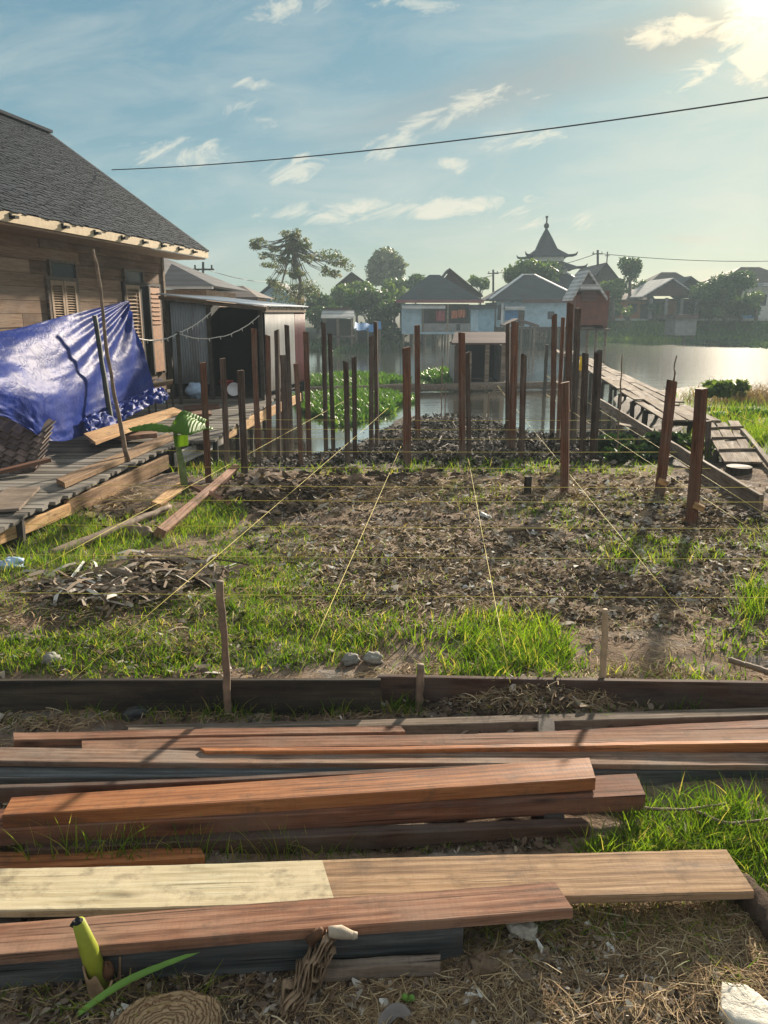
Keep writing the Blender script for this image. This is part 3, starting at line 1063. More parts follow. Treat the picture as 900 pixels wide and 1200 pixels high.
b = MB(); b.grid(tarp_pt, 120, 90)
tarp = thing('blue_tarp', 'large glossy blue tarpaulin hung like a curtain in front of the wooden house', 'tarp', onz(90, 512, .2))
b.build('hanging_sheet', M['tarp'], tarp, smooth=True)
C0 = [ony(92, 500, 8.3), ony(140, 474, 9.3), ony(186, 456, 10.3)]


def crump(u, v_):
    p = catmull(C0, u) + Vector((.24 * (v_ - .3), -.28 * (v_ - .3), -.02 - .12 * v_))
    k = math.sin(math.pi * v_) * .6 + .2
    return p + Vector((.05, -.05, .12)) * k * (1.0 + 1.5 * float(fbm(u * 8, v_ * 4, 1, 5, 5))) + Vector((.05 * float(fbm(u * 20, v_ * 9, 1, 3, 8)), 0, 0))


b = MB(); b.grid(crump, 90, 24); b.build('crumpled_hem', M['tarp'], tarp, smooth=True)
M['ltblue'] = m_plain('light_blue_plastic', (.2, .36, .6), .35, .3, 6, .3)
b = MB()
pA = ony(172, 470, 10.2)
b.grid(lambda u, v_: pA + Vector(((u - .5) * .42, (v_ - .5) * .25, .1 * (1 - u) + .06 * float(fbm(u * 5, v_ * 5, 1, 3, 44)))), 16, 12)
tag(b.build('plastic_sheet', M['ltblue'], smooth=True), 'crumpled light blue plastic sheet at the right foot of the tarp', 'plastic sheet')


def stick(name, mt, pts, r0, r1, label, cat='stick', group=None, n=8, wob=.006, parent=None):
    pts = [Vector(p) for p in pts]
    out, rad = [], []
    N = 14
    for i in range(N + 1):
        u = i / N
        p = catmull(pts, u) if len(pts) > 2 else pts[0].lerp(pts[1], u)
        out.append(p + Vector((R.uniform(-1, 1), R.uniform(-1, 1), 0)) * wob)
        rad.append((r0 + (r1 - r0) * u) * R.uniform(.88, 1.12))
    b = MB(); b.tube(out, rad, n)
    o = b.build(name, mt, parent, smooth=True, origin=out[0] if parent is None else None)
    return tag(o, label, cat, group)


a_ = onz(150, 541, .1)
stick('leaning_stick', M['stick'], [a_, ony(131, 445, a_.y - .05), ony(118, 345, a_.y - .1), ony(109, 292, a_.y - .15)], .022, .013, 'tall crooked bare stick standing in front of the blue tarp', wob=.009)
a_ = onz(133, 513, .1)
stick('leaning_stake', M['stake_green'], [a_, ony(111, 370, a_.y - .1)], .03, .026, 'dark greenish stake leaning against the blue tarp', 'stake', n=4, wob=.002)

# ------------------------------------------------------------------ corrugated shed at the end of the deck


def mk_tin(name, c, rust, rough=.5, amt=.55):
    t = NT(name)
    v = t.vec((1, 1, .35), rnd=False)
    n = t.noise(v, 5, 6, .65)
    col = t.ramp(n, [(.3, tuple(x * .8 for x in c)), (.7, tuple(min(1, x * 1.15) for x in c))])
    r = t.noise(v, 2.3, 6, .7)
    col = t.mix(t.math('MULTIPLY', t.math('SUBTRACT', r, amt, True), 5, True), col, rust)
    return t.done(col, rough, .5)


M['tin_grey'] = mk_tin('grey_corrugated_tin', (.24, .27, .3), (.13, .12, .11))
M['tin_pale'] = mk_tin('pale_corrugated_tin', (.55, .53, .5), (.33, .27, .22), .55, .6)
M['tin_maroon'] = mk_tin('maroon_corrugated_tin', (.19, .05, .055), (.1, .05, .05))
M['tin_roof'] = mk_tin('light_metal_roof', (.55, .6, .66), (.36, .36, .36), .4)


def corr(p0, du, dv, n, amp=.011, per=12):
    """corrugated sheet: waves along du"""
    p0, du, dv = Vector(p0), Vector(du), Vector(dv)
    nn = du.cross(dv).normalized()
    mb = MB()
    mb.grid(lambda u, v_: p0 + du * u + dv * v_ + nn * amp * math.sin(2 * math.pi * u * n), n * per // 2, 3)
    return mb



so = onz(311, 469, DZ)
shed = thing('tin_shed', 'low shed of corrugated tin sheets with a dark open front on the deck', 'shed', so, -AZ)
corr((-1.55, 0, .25), (.66, 0, 0), (0, 0, 1.32), 15).build('front_sheet', M['tin_grey'], shed, True, True, solid=.002)
def along_side(px):
    d = ray(px, 420); p0_ = so + HR * .02; k = (p0_ - Vector((0, 0, EYE))).dot(HR) / d.dot(HR)
    return (Vector((0, 0, EYE)) + d * k - so).dot(HA)


S1, S2 = along_side(346), along_side(358)
corr((.02, .05, .12), (0, S1 - .05, 0), (0, 0, 1.27), int(S1 * 16)).build('side_sheet', M['tin_pale'], shed, True, True, solid=.002)
corr((.02, S1 + .02, .12), (0, S2 - S1, 0), (0, 0, 1.27), int((S2 - S1) * 16) + 1).build('maroon_side_sheet', M['tin_maroon'], shed, True, True, solid=.002)
corr((-1.7, -.18, 1.69), (0, S2 + .2, 0), (1.8, 0, -.19), int(S2 * 14)).build('roof', M['tin_roof'], shed, True, True, solid=.003)
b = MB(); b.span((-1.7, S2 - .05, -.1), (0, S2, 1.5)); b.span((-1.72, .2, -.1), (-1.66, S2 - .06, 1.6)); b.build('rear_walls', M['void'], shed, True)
b = MB(); b.span((-1.64, .4, .0), (-.05, S2 - .1, .03)); b.build('floor', M['dimwood'], shed, True)
for x in (-1.6, -.9, -.03):
    b = MB(); b.span((x - .03, -.03, -.5), (x + .03, .03, 1.66 - (x + 1.7) * .1)); b.build('post', M['dimwood'], shed, True)
b = MB(); b.bar((-1.7, -.06, 1.63), (.1, -.06, 1.45), .04, .06); b.bar((.03, 0, 1.43), (.03, S2, 1.43), .05, .06); b.build('roof_beam', M['greywood'], shed, True)
b = MB()
for k in range(9):
    b.box((.03, .2 + k * (S2 - .4) / 9, 1.455), (.03, .12 + R.random() * .12, .05), 0)
b.build('scrap_blocks', M['bamboo'], shed, True)

# things kept round the shed
M['white'] = m_plain('white_enamel', (.75, .76, .78), .35, .12, 6, 0)
M['red'] = m_plain('red_plastic', (.45, .03, .03), .4, .2, 6, 0)
M['bluebag'] = m_plain('pale_blue_bag', (.35, .48, .66), .45, .35, 9, .5)


def lathe(prof, c, n=20):
    mb = MB(); c = Vector(c)
    vs = [c + Vector((r * math.cos(2 * math.pi * k / n), r * math.sin(2 * math.pi * k / n), z)) for r, z in prof for k in range(n)]
    fs = [(i * n + k, i * n + (k + 1) % n, (i + 1) * n + (k + 1) % n, (i + 1) * n + k) for i in range(len(prof) - 1) for k in range(n)]
    return mb.add(vs, fs)


p = ony(275, 457, so.y + .35)
mb = lathe([(.001, 0), (.04, .0), (.085, .03), (.11, .075), (.114, .075), (.09, .035), (.04, .008), (.001, .006)], (0, 0, 0))
rt = Matrix.Translation(p) @ Matrix.Rotation(math.radians(75), 4, 'X'); mb.v = [rt @ x for x in mb.v]
tag(mb.build('bowl', M['white'], smooth=True, origin=p), 'round white bowl standing on its rim at the dark shed opening', 'bowl')
p = ony(266, 461, so.y + .5)
mb = lathe([(.001, 0), (.09, 0), (.115, .2), (.122, .2), (.122, .215), (.108, .215), (.085, .01), (.001, .008)], p)
tag(mb.build('bucket', M['red'], smooth=True), 'red plastic bucket behind the white bowl in the shed', 'bucket')
p = ony(228, 458, so.y - .25)


def blob(c, rx, ry, rz, k=.3, f=3, seed=1, n=18):
    mb = MB(); c = Vector(c)
    def fn(u, v_):
        th, ph = u * 2 * math.pi, v_ * math.pi
        d = Vector((math.cos(th) * math.sin(ph), math.sin(th) * math.sin(ph), math.cos(ph)))
        r = 1 + k * (float(fbm(d.x * f + seed * 3, d.y * f + d.z * f * 1.7, 1, 3, seed)))
        return c + Vector((d.x * rx * r, d.y * ry * r, d.z * rz * r))
    return mb.grid(fn, n, n // 2 + 2)


tag(blob(p, .13, .1, .12, .5, 3, 4, 22).build('plastic_bag', M['bluebag'], smooth=True), 'stuffed pale blue plastic bag under the grey tin sheet', 'bag')
tb_ = thing('side_table', 'small table with a tilted pale top at the right of the blue tarp', 'table', ony(186, 478, 10.9))
b = MB(); b.box(ony(187, 450, 10.9), (.36, .42, .018), .3, rx=-.22, ry=-.16); b.build('tabletop', M['fascia'], tb_)
for dx_o, dy_o in ((-.13, -.14), (.13, -.16), (-.12, .15), (.13, .15)):
    q_ = ony(187, 453, 10.9) + Vector((dx_o, dy_o, -.02)); b = MB(); b.bar(q_, (q_.x, q_.y, DZ), .02, .02); b.build('leg', M['dimwood'], tb_)
t = NT('printed_paper')
pc = t.ramp(t.noise(t.vec((1, 1, 1)), 22, 3, .6), [(.4, (.3, .12, .13)), (.52, (.6, .5, .45)), (.6, (.25, .2, .35))])
M['paper'] = t.done(pc, .7, .3)
b = MB(); pp = ony(186, 447, 10.9)
b.grid(lambda u, v_: pp + Vector(((u - .5) * .24, (v_ - .5) * .2, .06 * (1 - abs(u - .4) * 2) - .02)), 8, 4)
tag(b.build('magazine', M['paper'], solid=.004), 'colourful magazine lying open on the small tilted table', 'magazine')
# rope with little rag ends, tied from post to post
M['rope'] = m_plain('white_rope', (.62, .6, .56), .7, .2, 10, 0)
po = onz(212, 474, DZ)
o = timber('line_post', M['dimwood'], (po.x, po.y, -.3), tuple(ony(208, 389, po.y)), .05, .05, 0, 'dark post carrying the white rope line left of the shed', 'post')


def rope(p0, p1, sag, label, n=22):
    p0, p1 = Vector(p0), Vector(p1)
    pts = [p0.lerp(p1, i / n) + Vector((0, 0, -sag * 4 * (i / n) * (1 - i / n) + R.uniform(-.006, .006))) for i in range(n + 1)]
    b = MB(); b.tube(pts, .008, 6, val=.5)
    o = b.build('rope_line', M['rope'], smooth=True)
    tag(o, label, 'rope', 'white rope lines by the shed')
    b = MB()
    for i in range(2, n, 3):
        b.tube([pts[i], pts[i] + Vector((.01, -.01, -.045))], [.009, .004], 5)
    b.build('rag_knots', M['rope'], o)
    PINV[o.name] = Matrix.Identity(4)


rope(ony(148, 392, 10.4), ony(208, 391, po.y), .09, 'white rope line from the tarp to the dark post')
rope(ony(209, 390, po.y), ony(252, 361, so.y - .05), .05, 'white rope line rising from the post to the grey tin sheet')
rope(ony(209, 391, po.y), ony(304, 370, so.y - .05), .19, 'white rope line sagging across the dark shed opening')

# ------------------------------------------------------------------ posts
POSTS = [  # top x, top y, base x, base y, width px, material, label
    (237.5, 425, 245, 565, 8.0, 'ulin', 'reddish square post right behind the banana plant'),
    (260.6, 420, 266, 549, 7.0, 'ulin_dark', 'dark square post in front of the shed, second from the banana plant'),
    (282, 434, 286, 555, 8.0, 'ulin_dark', 'shorter dark square post in front of the white bowl'),
    (297.5, 385, 303.6, 545, 7.2, 'ulin', 'tall reddish post at the right side of the dark shed opening'),
    (313.5, 393, 315.4, 540, 6.0, 'ulin', 'slim reddish post before the left edge of the pale tin wall'),
    (324, 387, 327, 536, 5.6, 'ulin_dark', 'slim dark post before the middle of the pale tin wall'),
    (331.5, 416, 336, 538, 6.6, 'ulin_dark', 'dark post of half height before the pale tin wall'),
    (335.6, 381, 342, 529, 5.2, 'ulin_dark', 'thin tall dark post before the right edge of the pale tin wall'),
    (347, 426, 352.8, 545, 5.8, 'ulin', 'short rust brown post before the maroon tin sheet'),
    (358, 389, 362.6, 537, 6.2, 'ulin', 'tall reddish post at the right corner of the maroon tin sheet'),
    (378.7, 378, 382.5, 531, 5.2, 'ulin_dark', 'thin dark post, left one of the tall pair below the grey roofed shelter'),
    (387, 391, 390.4, 529, 5.0, 'ulin_dark', 'thin dark post, right one of the tall pair below the grey roofed shelter'),
    (405, 424, 407, 544, 6.2, 'ulin_dark', 'short dark post, left one of the low pair at the green water plants'),
    (414.5, 418, 416.6, 541, 5.8, 'ulin_dark', 'short dark post, right one of the low pair at the green water plants'),
    (435, 394, 435.4, 530, 5.2, 'ulin_dark', 'thin dark post, front one of the pair at the blue shelter'),
    (440.6, 377, 441.7, 526, 5.2, 'ulin_dark', 'thin tall dark post, rear one of the pair at the blue shelter'),
    (476, 407, 476.8, 547, 9.0, 'ulin', 'thick red brown post standing alone left of the image middle before the river'),
    (488.5, 381, 490, 519, 6.0, 'ulin', 'tall slim reddish post just behind the thick red brown one'),
    (541, 390, 542, 539, 7.0, 'ulin', 'reddish post in front of the left end of the floating hut roof'),
    (548, 413, 549.5, 537, 5.5, 'ulin_dark', 'dark post touching the reddish one before the floating hut'),
    (603, 377, 600, 527, 8.0, 'ulin', 'tall orange red post at the right end of the floating hut'),
    (595.5, 379, 594, 521, 5.5, 'ulin_dark', 'dark post close behind the orange red one at the floating hut'),
    (614, 416, 611, 541, 6.4, 'ulin_dark', 'shorter dark post just right of the floating hut'),
    (649.5, 369, 647, 512, 5.6, 'ulin', 'tall slim reddish post in front of the grey hip roofed house'),
    (659.7, 372, 654, 518, 5.2, 'ulin', 'thin brown post between two taller reddish posts right of the hip roofed house'),
    (668, 356, 664, 522, 7.0, 'ulin', 'tallest reddish post, its top against the hip roofed house eave'),
    (662.5, 448, 661, 577, 11.0, 'ulin', 'stout red brown post standing in dry grass in front of the tall ones'),
    (677, 361, 671.5, 523, 6.5, 'ulin_dark', 'tall grey brown post before the red brown gabled outhouse'),
    (686, 414, 682, 541, 7.0, 'ulin_dark', 'grey post beside the small yellow rag'),
    (701, 412, 695.5, 541, 8.2, 'ulin_dark', 'broad grey post at the left side of the board walkway'),
    (787, 446, 773, 581, 11.0, 'ulin', 'stout leaning brown post in front of the walkway, the farther of two'),
    (822, 455, 809, 615, 12.5, 'ulin', 'stout leaning brown post set in a dug hole, the nearest of all'),
    (831, 493, 829, 536, 7.0, 'ulin_dark', 'short dark post close behind the nearest leaning post'),
]
PG = 'square timber posts of the building plot'
for (tx, ty, bx, by, wp, mt, lab) in POSTS:
    g_ = ghit(bx, by)
    d = g_.y * CP + (EYE - g_.z) * SP
    wd = wp / F * d * .84
    top = ony(tx, ty, g_.y - .02)
    foot = g_ + (g_ - top).normalized() * .25
    timber('timber_post', M['post_red' if mt == 'ulin' else 'post_dark'], foot, top, wd, wd * R.uniform(.9, 1.0), math.radians(R.choice((14, 22, 30, -18))), lab, 'post', PG, warp=.004, seg=16, ch=.004, cut=R.uniform(-.016, .016))
g_ = ghit(619, 579); tp = ony(619, 558, g_.y)
timber('post_stub', M['blackboard'], (g_.x, g_.y, -.1), tp, .05, .05, .3, 'short black post stub in the dry grass left of the stout post', 'post')
g_ = ghit(788, 500); a_ = ony(789, 448, 5.85)
stick('wire_stick', M['stick'], [ony(789, 447, ghit(773, 581).y + .03), ony(791, 438, 6.1), ony(790, 430, 6.12), ony(793, 417, 6.12)], .007, .005, 'thin bent twig rising from the top of the leaning post', n=6, wob=.002)

# notched wooden wedges nailed low on the leaning posts
for px, py, lab in ((776, 563, 'small pale wooden cleat nailed to the farther leaning post'), (817, 592, 'split wooden cleat nailed to the nearest leaning post')):
    g_ = ghit(773 if px < 800 else 809, 581 if px < 800 else 615)
    c = ony(px, py, g_.y - .04)
    timber('post_cleat', M['honey'], c + Vector((-.03, 0, 0)), c + Vector((.045, -.01, -.02)), .035, .045, .3, lab, 'cleat', seg=4)

# ------------------------------------------------------------------ walkway on the right
M['walkwood'] = m_wood('walkway_boards', (.09, .065, .048), (.21, .155, .11), (.34, .265, .195), .75, 1.0, .5, weather=(.13, .115, .1), spec=.1)
wl0, wr0, wl1, wr1 = onz(777, 492, .1), onz(845, 491, .1), onz(704, 444, .1), onz(757, 449, .1)
wdir = (wl1 - wl0).normalized()
wrdir = ((wr0 - wl0))
wid = .72
side = Vector((wdir.y, -wdir.x, 0))
walk = thing('board_walkway', 'weathered board walkway on stilts running out over the river to the right', 'walkway', wl0)
nlen = 20.0
for k in range(5):
    y = -R.uniform(0, .25); 
    while y < nlen:
        L_ = R.uniform(1.3, 2.6)
        w0 = wid / 5
        a_ = wl0 + side * (w0 * (k + .5)) + wdir * y; c_ = wl0 + side * (w0 * (k + .5) + R.uniform(-.02, .02)) + wdir * (y + L_)
        a_.z = .1 + R.uniform(-.016, .022); c_.z = .1 + R.uniform(-.016, .022) - .006 * max(0, y - 6)
        a_.z -= .006 * max(0, y - 6)
        timber('deck_board', M['walkwood'], a_, c_, w0 * R.uniform(.9, 1.02), .022, R.uniform(-.03, .03), seg=5, ch=.002, parent=walk)
        y += L_ + R.uniform(.0, .04)
for y in np.arange(.15, nlen, 1.25):
    b = MB()
    a_ = wl0 + wdir * y; zz_ = .07 - .006 * max(0, y - 6)
    p_, q_ = a_ + side * .02, a_ + side * (wid - .02)
    b.bar((p_.x, p_.y, zz_ - .035), (q_.x, q_.y, zz_ - .035), .05, .06)
    b.build('crossbeam', M['dimwood'], walk)
    for s_ in (.04, wid - .04):
        c_ = a_ + side * (s_ + R.uniform(-.03, .03))
        b = MB(); b.tube([(c_.x + R.uniform(-.06, .06), c_.y, -1.3), (c_.x, c_.y, zz_ - .02)], R.uniform(.03, .045), 7)
        b.build('stilt', M['dimwood'], walk)
# the ramp of short boards at its near end
ra, rb, rc, rd = onz(822, 496, .09), onz(866, 494, .09), onz(892, 543, .06), onz(850, 542, .06)
ramp_ = thing('board_ramp', 'narrow ramp of short worn boards leading down from the walkway', 'ramp', rd)
for k in range(3):
    for j in range(4):
        u0, u1 = j / 4 + .01, (j + 1) / 4 - .006
        f0, f1 = (k + .5) / 3, (k + .5) / 3
        a_ = rd.lerp(rc, f0).lerp(ra.lerp(rb, f0), u0); c_ = rd.lerp(rc, f1).lerp(ra.lerp(rb, f1), u1)
        a_ = a_ + Vector((0, 0, R.uniform(-.006, .006))); c_ = c_ + Vector((0, 0, R.uniform(-.006, .006)))
        timber('ramp_board', M['walkwood'], a_, c_, .132, .02, R.uniform(-.03, .03), seg=4, ch=.002, parent=ramp_)
for u in (.22, .5, .78):
    a_, c_ = rd.lerp(ra, u), rc.lerp(rb, u)
    timber('cleat', M['walkwood'], a_ + Vector((0, 0, .022)), c_ + Vector((0, 0, .022)), .03, .025, 0, seg=4, parent=ramp_)
for u in (.3, .9):
    for e0, e1 in ((rd, ra), (rc, rb)):
        c_ = e0.lerp(e1, u); b = MB(); b.tube([(c_.x, c_.y, -.7), (c_.x, c_.y, .06)], .03, 7); b.build('stilt', M['dimwood'], ramp_)
rl = onz(905, 548, .08)
timber('side_rail', M['greywood'], onz(870, 505, .1), rl, .05, .05, 0, 'grey rail board along the right edge of the ramp', 'board')
p = onz(871, 556, 0)
mb = MB(); mb.tube([(p.x, p.y + .1, -.25), (p.x, p.y + .1, -.02), (p.x, p.y + .1, .06)], [.135, .125, .118], 16)
tag(mb.build('tree_stump', M['blackboard'], origin=(p.x, p.y + .1, 0)), 'blackened round stump carrying the near end of the ramp', 'stump')
a_, c_ = onz(893, 582, .15), onz(703, 467, -.02)
timber('long_plank', M['greywood'], (a_.x, a_.y, .08), (c_.x, c_.y, -.1), .035, .15, 0, 'long grey plank on edge slanting from the ground along the walkway', 'plank', seg=24, warp=.012)
# loose debris boards under the walkway
for (x0, y0, x1, y1, lab) in ((725, 497, 800, 510, 'grey board lying across below the walkway, at its left side'), (890, 548, 915, 590, 'grey board lying beside the black stump')):
    A_, B_ = onz(x0, y0, -.02), onz(x1, y1, -.02)
    timber('loose_plank', M['greywood'], A_, B_, .1, .025, .1, lab, 'plank', seg=8)
A_ = ghit(722, 530); stick('thin_stick', M['stick'], [ony(722, 540, 8.6), ony(726, 480, 8.5), ony(729, 416, 8.5)], .011, .007, 'thin upright stick at the left edge of the walkway', n=6)
# yellow rag on a low pole
p = ony(681, 426, 15.0)
M['yellow'] = m_plain('yellow_cloth', (.85, .55, .02), .7, .15, 8, 0)
stick('rag_pole', M['stick'], [(p.x, p.y, -.8), (p.x, p.y, p.z + .12)], .02, .018, 'low pole holding the yellow rag beside the walkway', 'pole')
b = MB(); b.grid(lambda u, v_: p + Vector(((u - .5) * .1 + .02 * math.sin(v_ * 5), -.03 + .02 * math.sin(u * 9 + v_ * 4), (.5 - v_) * .26)), 8, 8)
tag(b.build('yellow_rag', M['yellow'], smooth=True, solid=.004), 'small bright yellow rag hung among the posts', 'rag')

# poles standing in the shallow water
for px, y0, y1, r_, lab in ((518.5, 418, 494, .012, 'thin bamboo stick in the shallow water before the small weed patch'), (522.5, 448, 491, .012, 'shorter bamboo stick in the water beside the thin one'),
                            (573, 460, 492, .016, 'dark low stake in the water under the floating hut'), (641, 404, 462, .05, 'thick dark mooring post in the river right of the hut')):
    yb = float(onz(px, y1, WATER + .05).y)
    c_ = ony(px, y0, yb)
    stick('water_stick', M['stick'] if r_ < .04 else M['dimwood'], [(c_.x, yb, -1.1), c_], r_, r_ * .8, lab, 'stick' if r_ < .04 else 'post', n=7)
# the long log boom across the water
a_, c_ = onz(352, 458, WATER + .12), onz(655, 451, WATER + .12)
stick('floating_log', M['greywood'], [a_, (a_ + c_) / 2 + Vector((0, .1, .0)), c_], .11, .1, 'long thin log floating level across the river behind the posts', 'log', n=10, wob=.01)

# ------------------------------------------------------------------ marking strings
t = NT('yellow_nylon')
M['string'] = t.done((.72, .6, .13), .6, .2)
SG = 'yellow marking strings across the plot'


def cord(pts, r, label, group=SG):
    b = MB()
    P = []
    for i in range(len(pts) - 1):
        for k in range(8):
            u = k / 8; q_ = Vector(pts[i]).lerp(Vector(pts[i + 1]), u); q_.z -= .03 * u * (1 - u); P.append(q_)
    P.append(Vector(pts[-1]))
    b.tube(P, r, 5)
    return tag(b.build('marking_string', M['string'], smooth=True), label, 'string', group)


CROSS = [(698, 'nearest yellow string stretched across the plot'), (653, 'second yellow string across the plot, counted from the frame board'),
         (617.5, 'third yellow string across the plot, passing the nearest leaning post'), (587, 'fourth yellow string across the plot, passing the farther leaning post'),
         (570, 'yellow string across the plot just before the stout post foot'), (548, 'yellow string across the plot at the foot of the left posts'),
         (529, 'yellow string across the mud in front of the tall reddish posts'), (514, 'yellow string across the mud at mid depth'),
         (503, 'thin yellow string far across the mud, second last'), (492, 'thin yellow string farthest across the mud')]
for py, lab in CROSS:
    z = .16
    a_ = onz(450, py, z)
    xl, xr = max(-1.05 * a_.y * .5 - .4, -2.35), min(.55 * a_.y + .3, 2.9)
    cord([(xl, a_.y + .03 + (xl) * -.012, z), (xr, a_.y + xr * -.012, z)], .0011 + .00011 * a_.y, lab)
for pts, lab in (
        (((350, 792), (470, 523)), 'yellow string running from the frame board to the thick red brown post'),
        (((598, 800), (549, 538)), 'yellow string running from the frame board to the floating hut posts'),
        (((856, 785), (583, 452)), 'yellow string running from the right of the frame board to the mud'),
        (((930, 652), (640, 462)), 'yellow string passing the foot of the nearest leaning post'),
        (((940, 630), (640, 440)), 'yellow string nearest to the walkway'),
        (((84, 797), (455, 478)), 'yellow string crossing the grass patch from the lower left'),
        (((-40, 712), (412, 465)), 'yellow string running along the left edge of the plot')):
    cord([onz(*p, .16) for p in pts], .0014, lab)
p0 = ony(823, 468, 5.4); p1 = ony(930, 513, 5.0)
cord([p0, p1], .0016, 'yellow string tied high on the nearest leaning post')

# ------------------------------------------------------------------ form boards and stakes before the lumber
a_ = onz(-60, 799, .14); c_ = onz(446, 795.5, .14)
timber('form_board', M['blackboard'], (a_.x, a_.y, .068), (c_.x, c_.y, .068), .025, .15, 0, 'black board on edge in the grass, left half of the frame', 'board', 'form boards on edge', seg=20, warp=.003)
a_ = onz(442, 794, .135); c_ = onz(960, 806, .11)
timber('form_board', M['ulin_dark'], (a_.x, a_.y + .04, .06), (c_.x, c_.y + .03, .045), .028, .14, 0, 'dark reddish board on edge half buried in dug soil', 'board', 'form boards on edge', seg=20, warp=.004)
g_ = ghit(268, 838)
stick('plot_stake', M['stick'], [(g_.x, g_.y, -.12), g_ + Vector((0, 0, .1)), ony(262, 740, g_.y - .02), ony(257, 681, g_.y - .02)], .0145, .0135, 'crooked barked stick stake against the black board', 'stake', n=9, wob=.003)
g_ = ghit(705, 812)
stick('plot_stake', M['bamboo'], [(g_.x, g_.y, -.1), ony(708, 760, g_.y), ony(709, 714, g_.y)], .013, .011, 'straight pale stick stake in the dug soil right of centre', 'stake', n=8, wob=.002)
g_ = ghit(490, 832)
stick('plot_stake', M['stick'], [(g_.x, g_.y, -.1), ony(493, 779, g_.y)], .016, .015, 'short stub stake where the two form boards meet', 'stake', n=8, wob=.002)

M['barkdark'] = m_plain('dark_rough_bark', (.085, .06, .045), .9, .55, 18, .9, .1, bdist=.012)
# ------------------------------------------------------------------ stack of sawn lumber
LG = 'sawn planks of the lumber stack'
L = flatboard
L('lumber_plank', M['greywood'], (150, 850), (930, 828), (930, 838), (150, 857), .06, .045, 'weathered grey plank at the very back of the lumber stack', group=LG)
L('lumber_plank', M['brown'], (16, 857), (470, 851), (475, 858), (16, 866), .08, .03, 'light brown plank with its end resting on a small block', group=LG)
L('lumber_plank', M['ulin'], (560, 859), (930, 842), (930, 853), (560, 861), .07, .03, 'twisted reddish brown plank at the back right of the stack', group=LG)
L('lumber_plank', M['brown'], (96, 868), (930, 852), (930, 866), (96, 881), .086, .03, 'wide reddish plank behind the strip with the glowing edge', group=LG)
L('lumber_plank', M['orange'], (235, 876.5), (930, 866), (930, 870.5), (240, 881), .094, .034, 'slender plank with a bright orange sunlit top edge', group=LG)
L('lumber_plank', M['browngrey'], (-30, 874), (930, 883), (930, 898), (-30, 891), .1, .018, 'long grey brown grained plank crossing the whole stack', group=LG, warp=.002, zr=.06)
L('lumber_plank', M['bluegrey'], (-30, 894), (930, 896), (930, 903), (-30, 911), .078, .06, 'dark blue grey beam below the long grained plank', group=LG, zr=.042)
L('lumber_plank', M['ulin_dark'], (-30, 921), (650, 892), (650, 897), (-30, 926), .108, .05, 'dark thin edged plank just behind the orange plank', group=LG)
L('lumber_plank', M['orange'], (14, 935), (690, 887), (698, 912), (2, 957), .142, .04, 'bright orange brown plank on top of the stack', group=LG, warp=.001)
L('lumber_plank', M['ulin'], (-30, 950), (745, 905), (757, 931), (-30, 975), .1, .052, 'brown beam under the orange plank, jutting out at its right end', group=LG)
L('lumber_plank', M['ulin_dark'], (30, 985), (682, 957), (692, 966), (28, 996), .05, .05, 'low reddish beam in the grass in front of the orange plank', group=LG)
L('lumber_plank', M['orange'], (-30, 997), (235, 993), (240, 1004), (-30, 1019), .035, .025, 'thin reddish plank on the ground behind the bleached plank', group=LG)
j_ = L('lumber_plank', M['tan'], (-30, 1017), (850, 995), (884, 1046), (-30, 1067), .1, .02, 'wide plank bleached pale yellow on its left part, brown on the right', group=LG, seg=44)
j_.data.materials.append(M['pale'])
for i, pl in enumerate(j_.data.polygons):
    if i // 6 < 20 and i < 44 * 6: pl.material_index = 1
L('lumber_plank', M['greywood'], (-30, 1027), (850, 1005), (880, 1047), (-30, 1068.5), .078, .018, 'dark plank lying directly under the wide bleached plank', group=LG)
L('lumber_plank', M['brown'], (-30, 1082), (650, 1033), (672, 1066), (-30, 1120), .128, .026, 'smooth brown plank in front of the wide bleached plank', group=LG, warp=.001)
L('lumber_plank', M['bluegrey'], (-30, 1108), (535, 1074), (543, 1087), (-30, 1124), .1, .09, 'dark bluish beam beneath the smooth brown plank, nearest in the stack', group=LG)
L('scrap_plank', M['greywood'], (360, 1123), (516, 1117), (516, 1128), (360, 1136), .05, .035, 'short grey scrap plank on the ground before the bluish beam', 'plank')
L('support_block', M['tan'], (15, 869), (44, 869), (44, 873), (15, 873), .048, .045, 'small tan block under the end of the light brown plank', 'block', seg=4)
for x0, x1, y0, y1, z, lab in ((640, 648, 850, 965, .03, 'bearer timber under the right of the lumber stack'),):
    A_, B_ = onz(x0, y0, z), onz(x1, y1, z)
    timber('bearer', M['dimwood'], A_, B_, .06, .05, 0, lab, 'bearer')
A_, B_ = onz(20, 1020, .085), onz(5, 1120, .03)
timber('bearer', M['dimwood'], (A_.x, A_.y, .05), (B_.x, B_.y, .03), .06, .07, 0, 'bearer under the left ends of the two front planks', 'bearer')
g0, g1 = onz(868, 1028, .06), onz(925, 1102, .04)
stick('bark_log', M['barkdark'], [(g0.x, g0.y, .035), (g1.x, g1.y, .035)], .042, .04, 'dark barked log under the right end of the wide bleached plank', 'log', n=14, wob=.002)

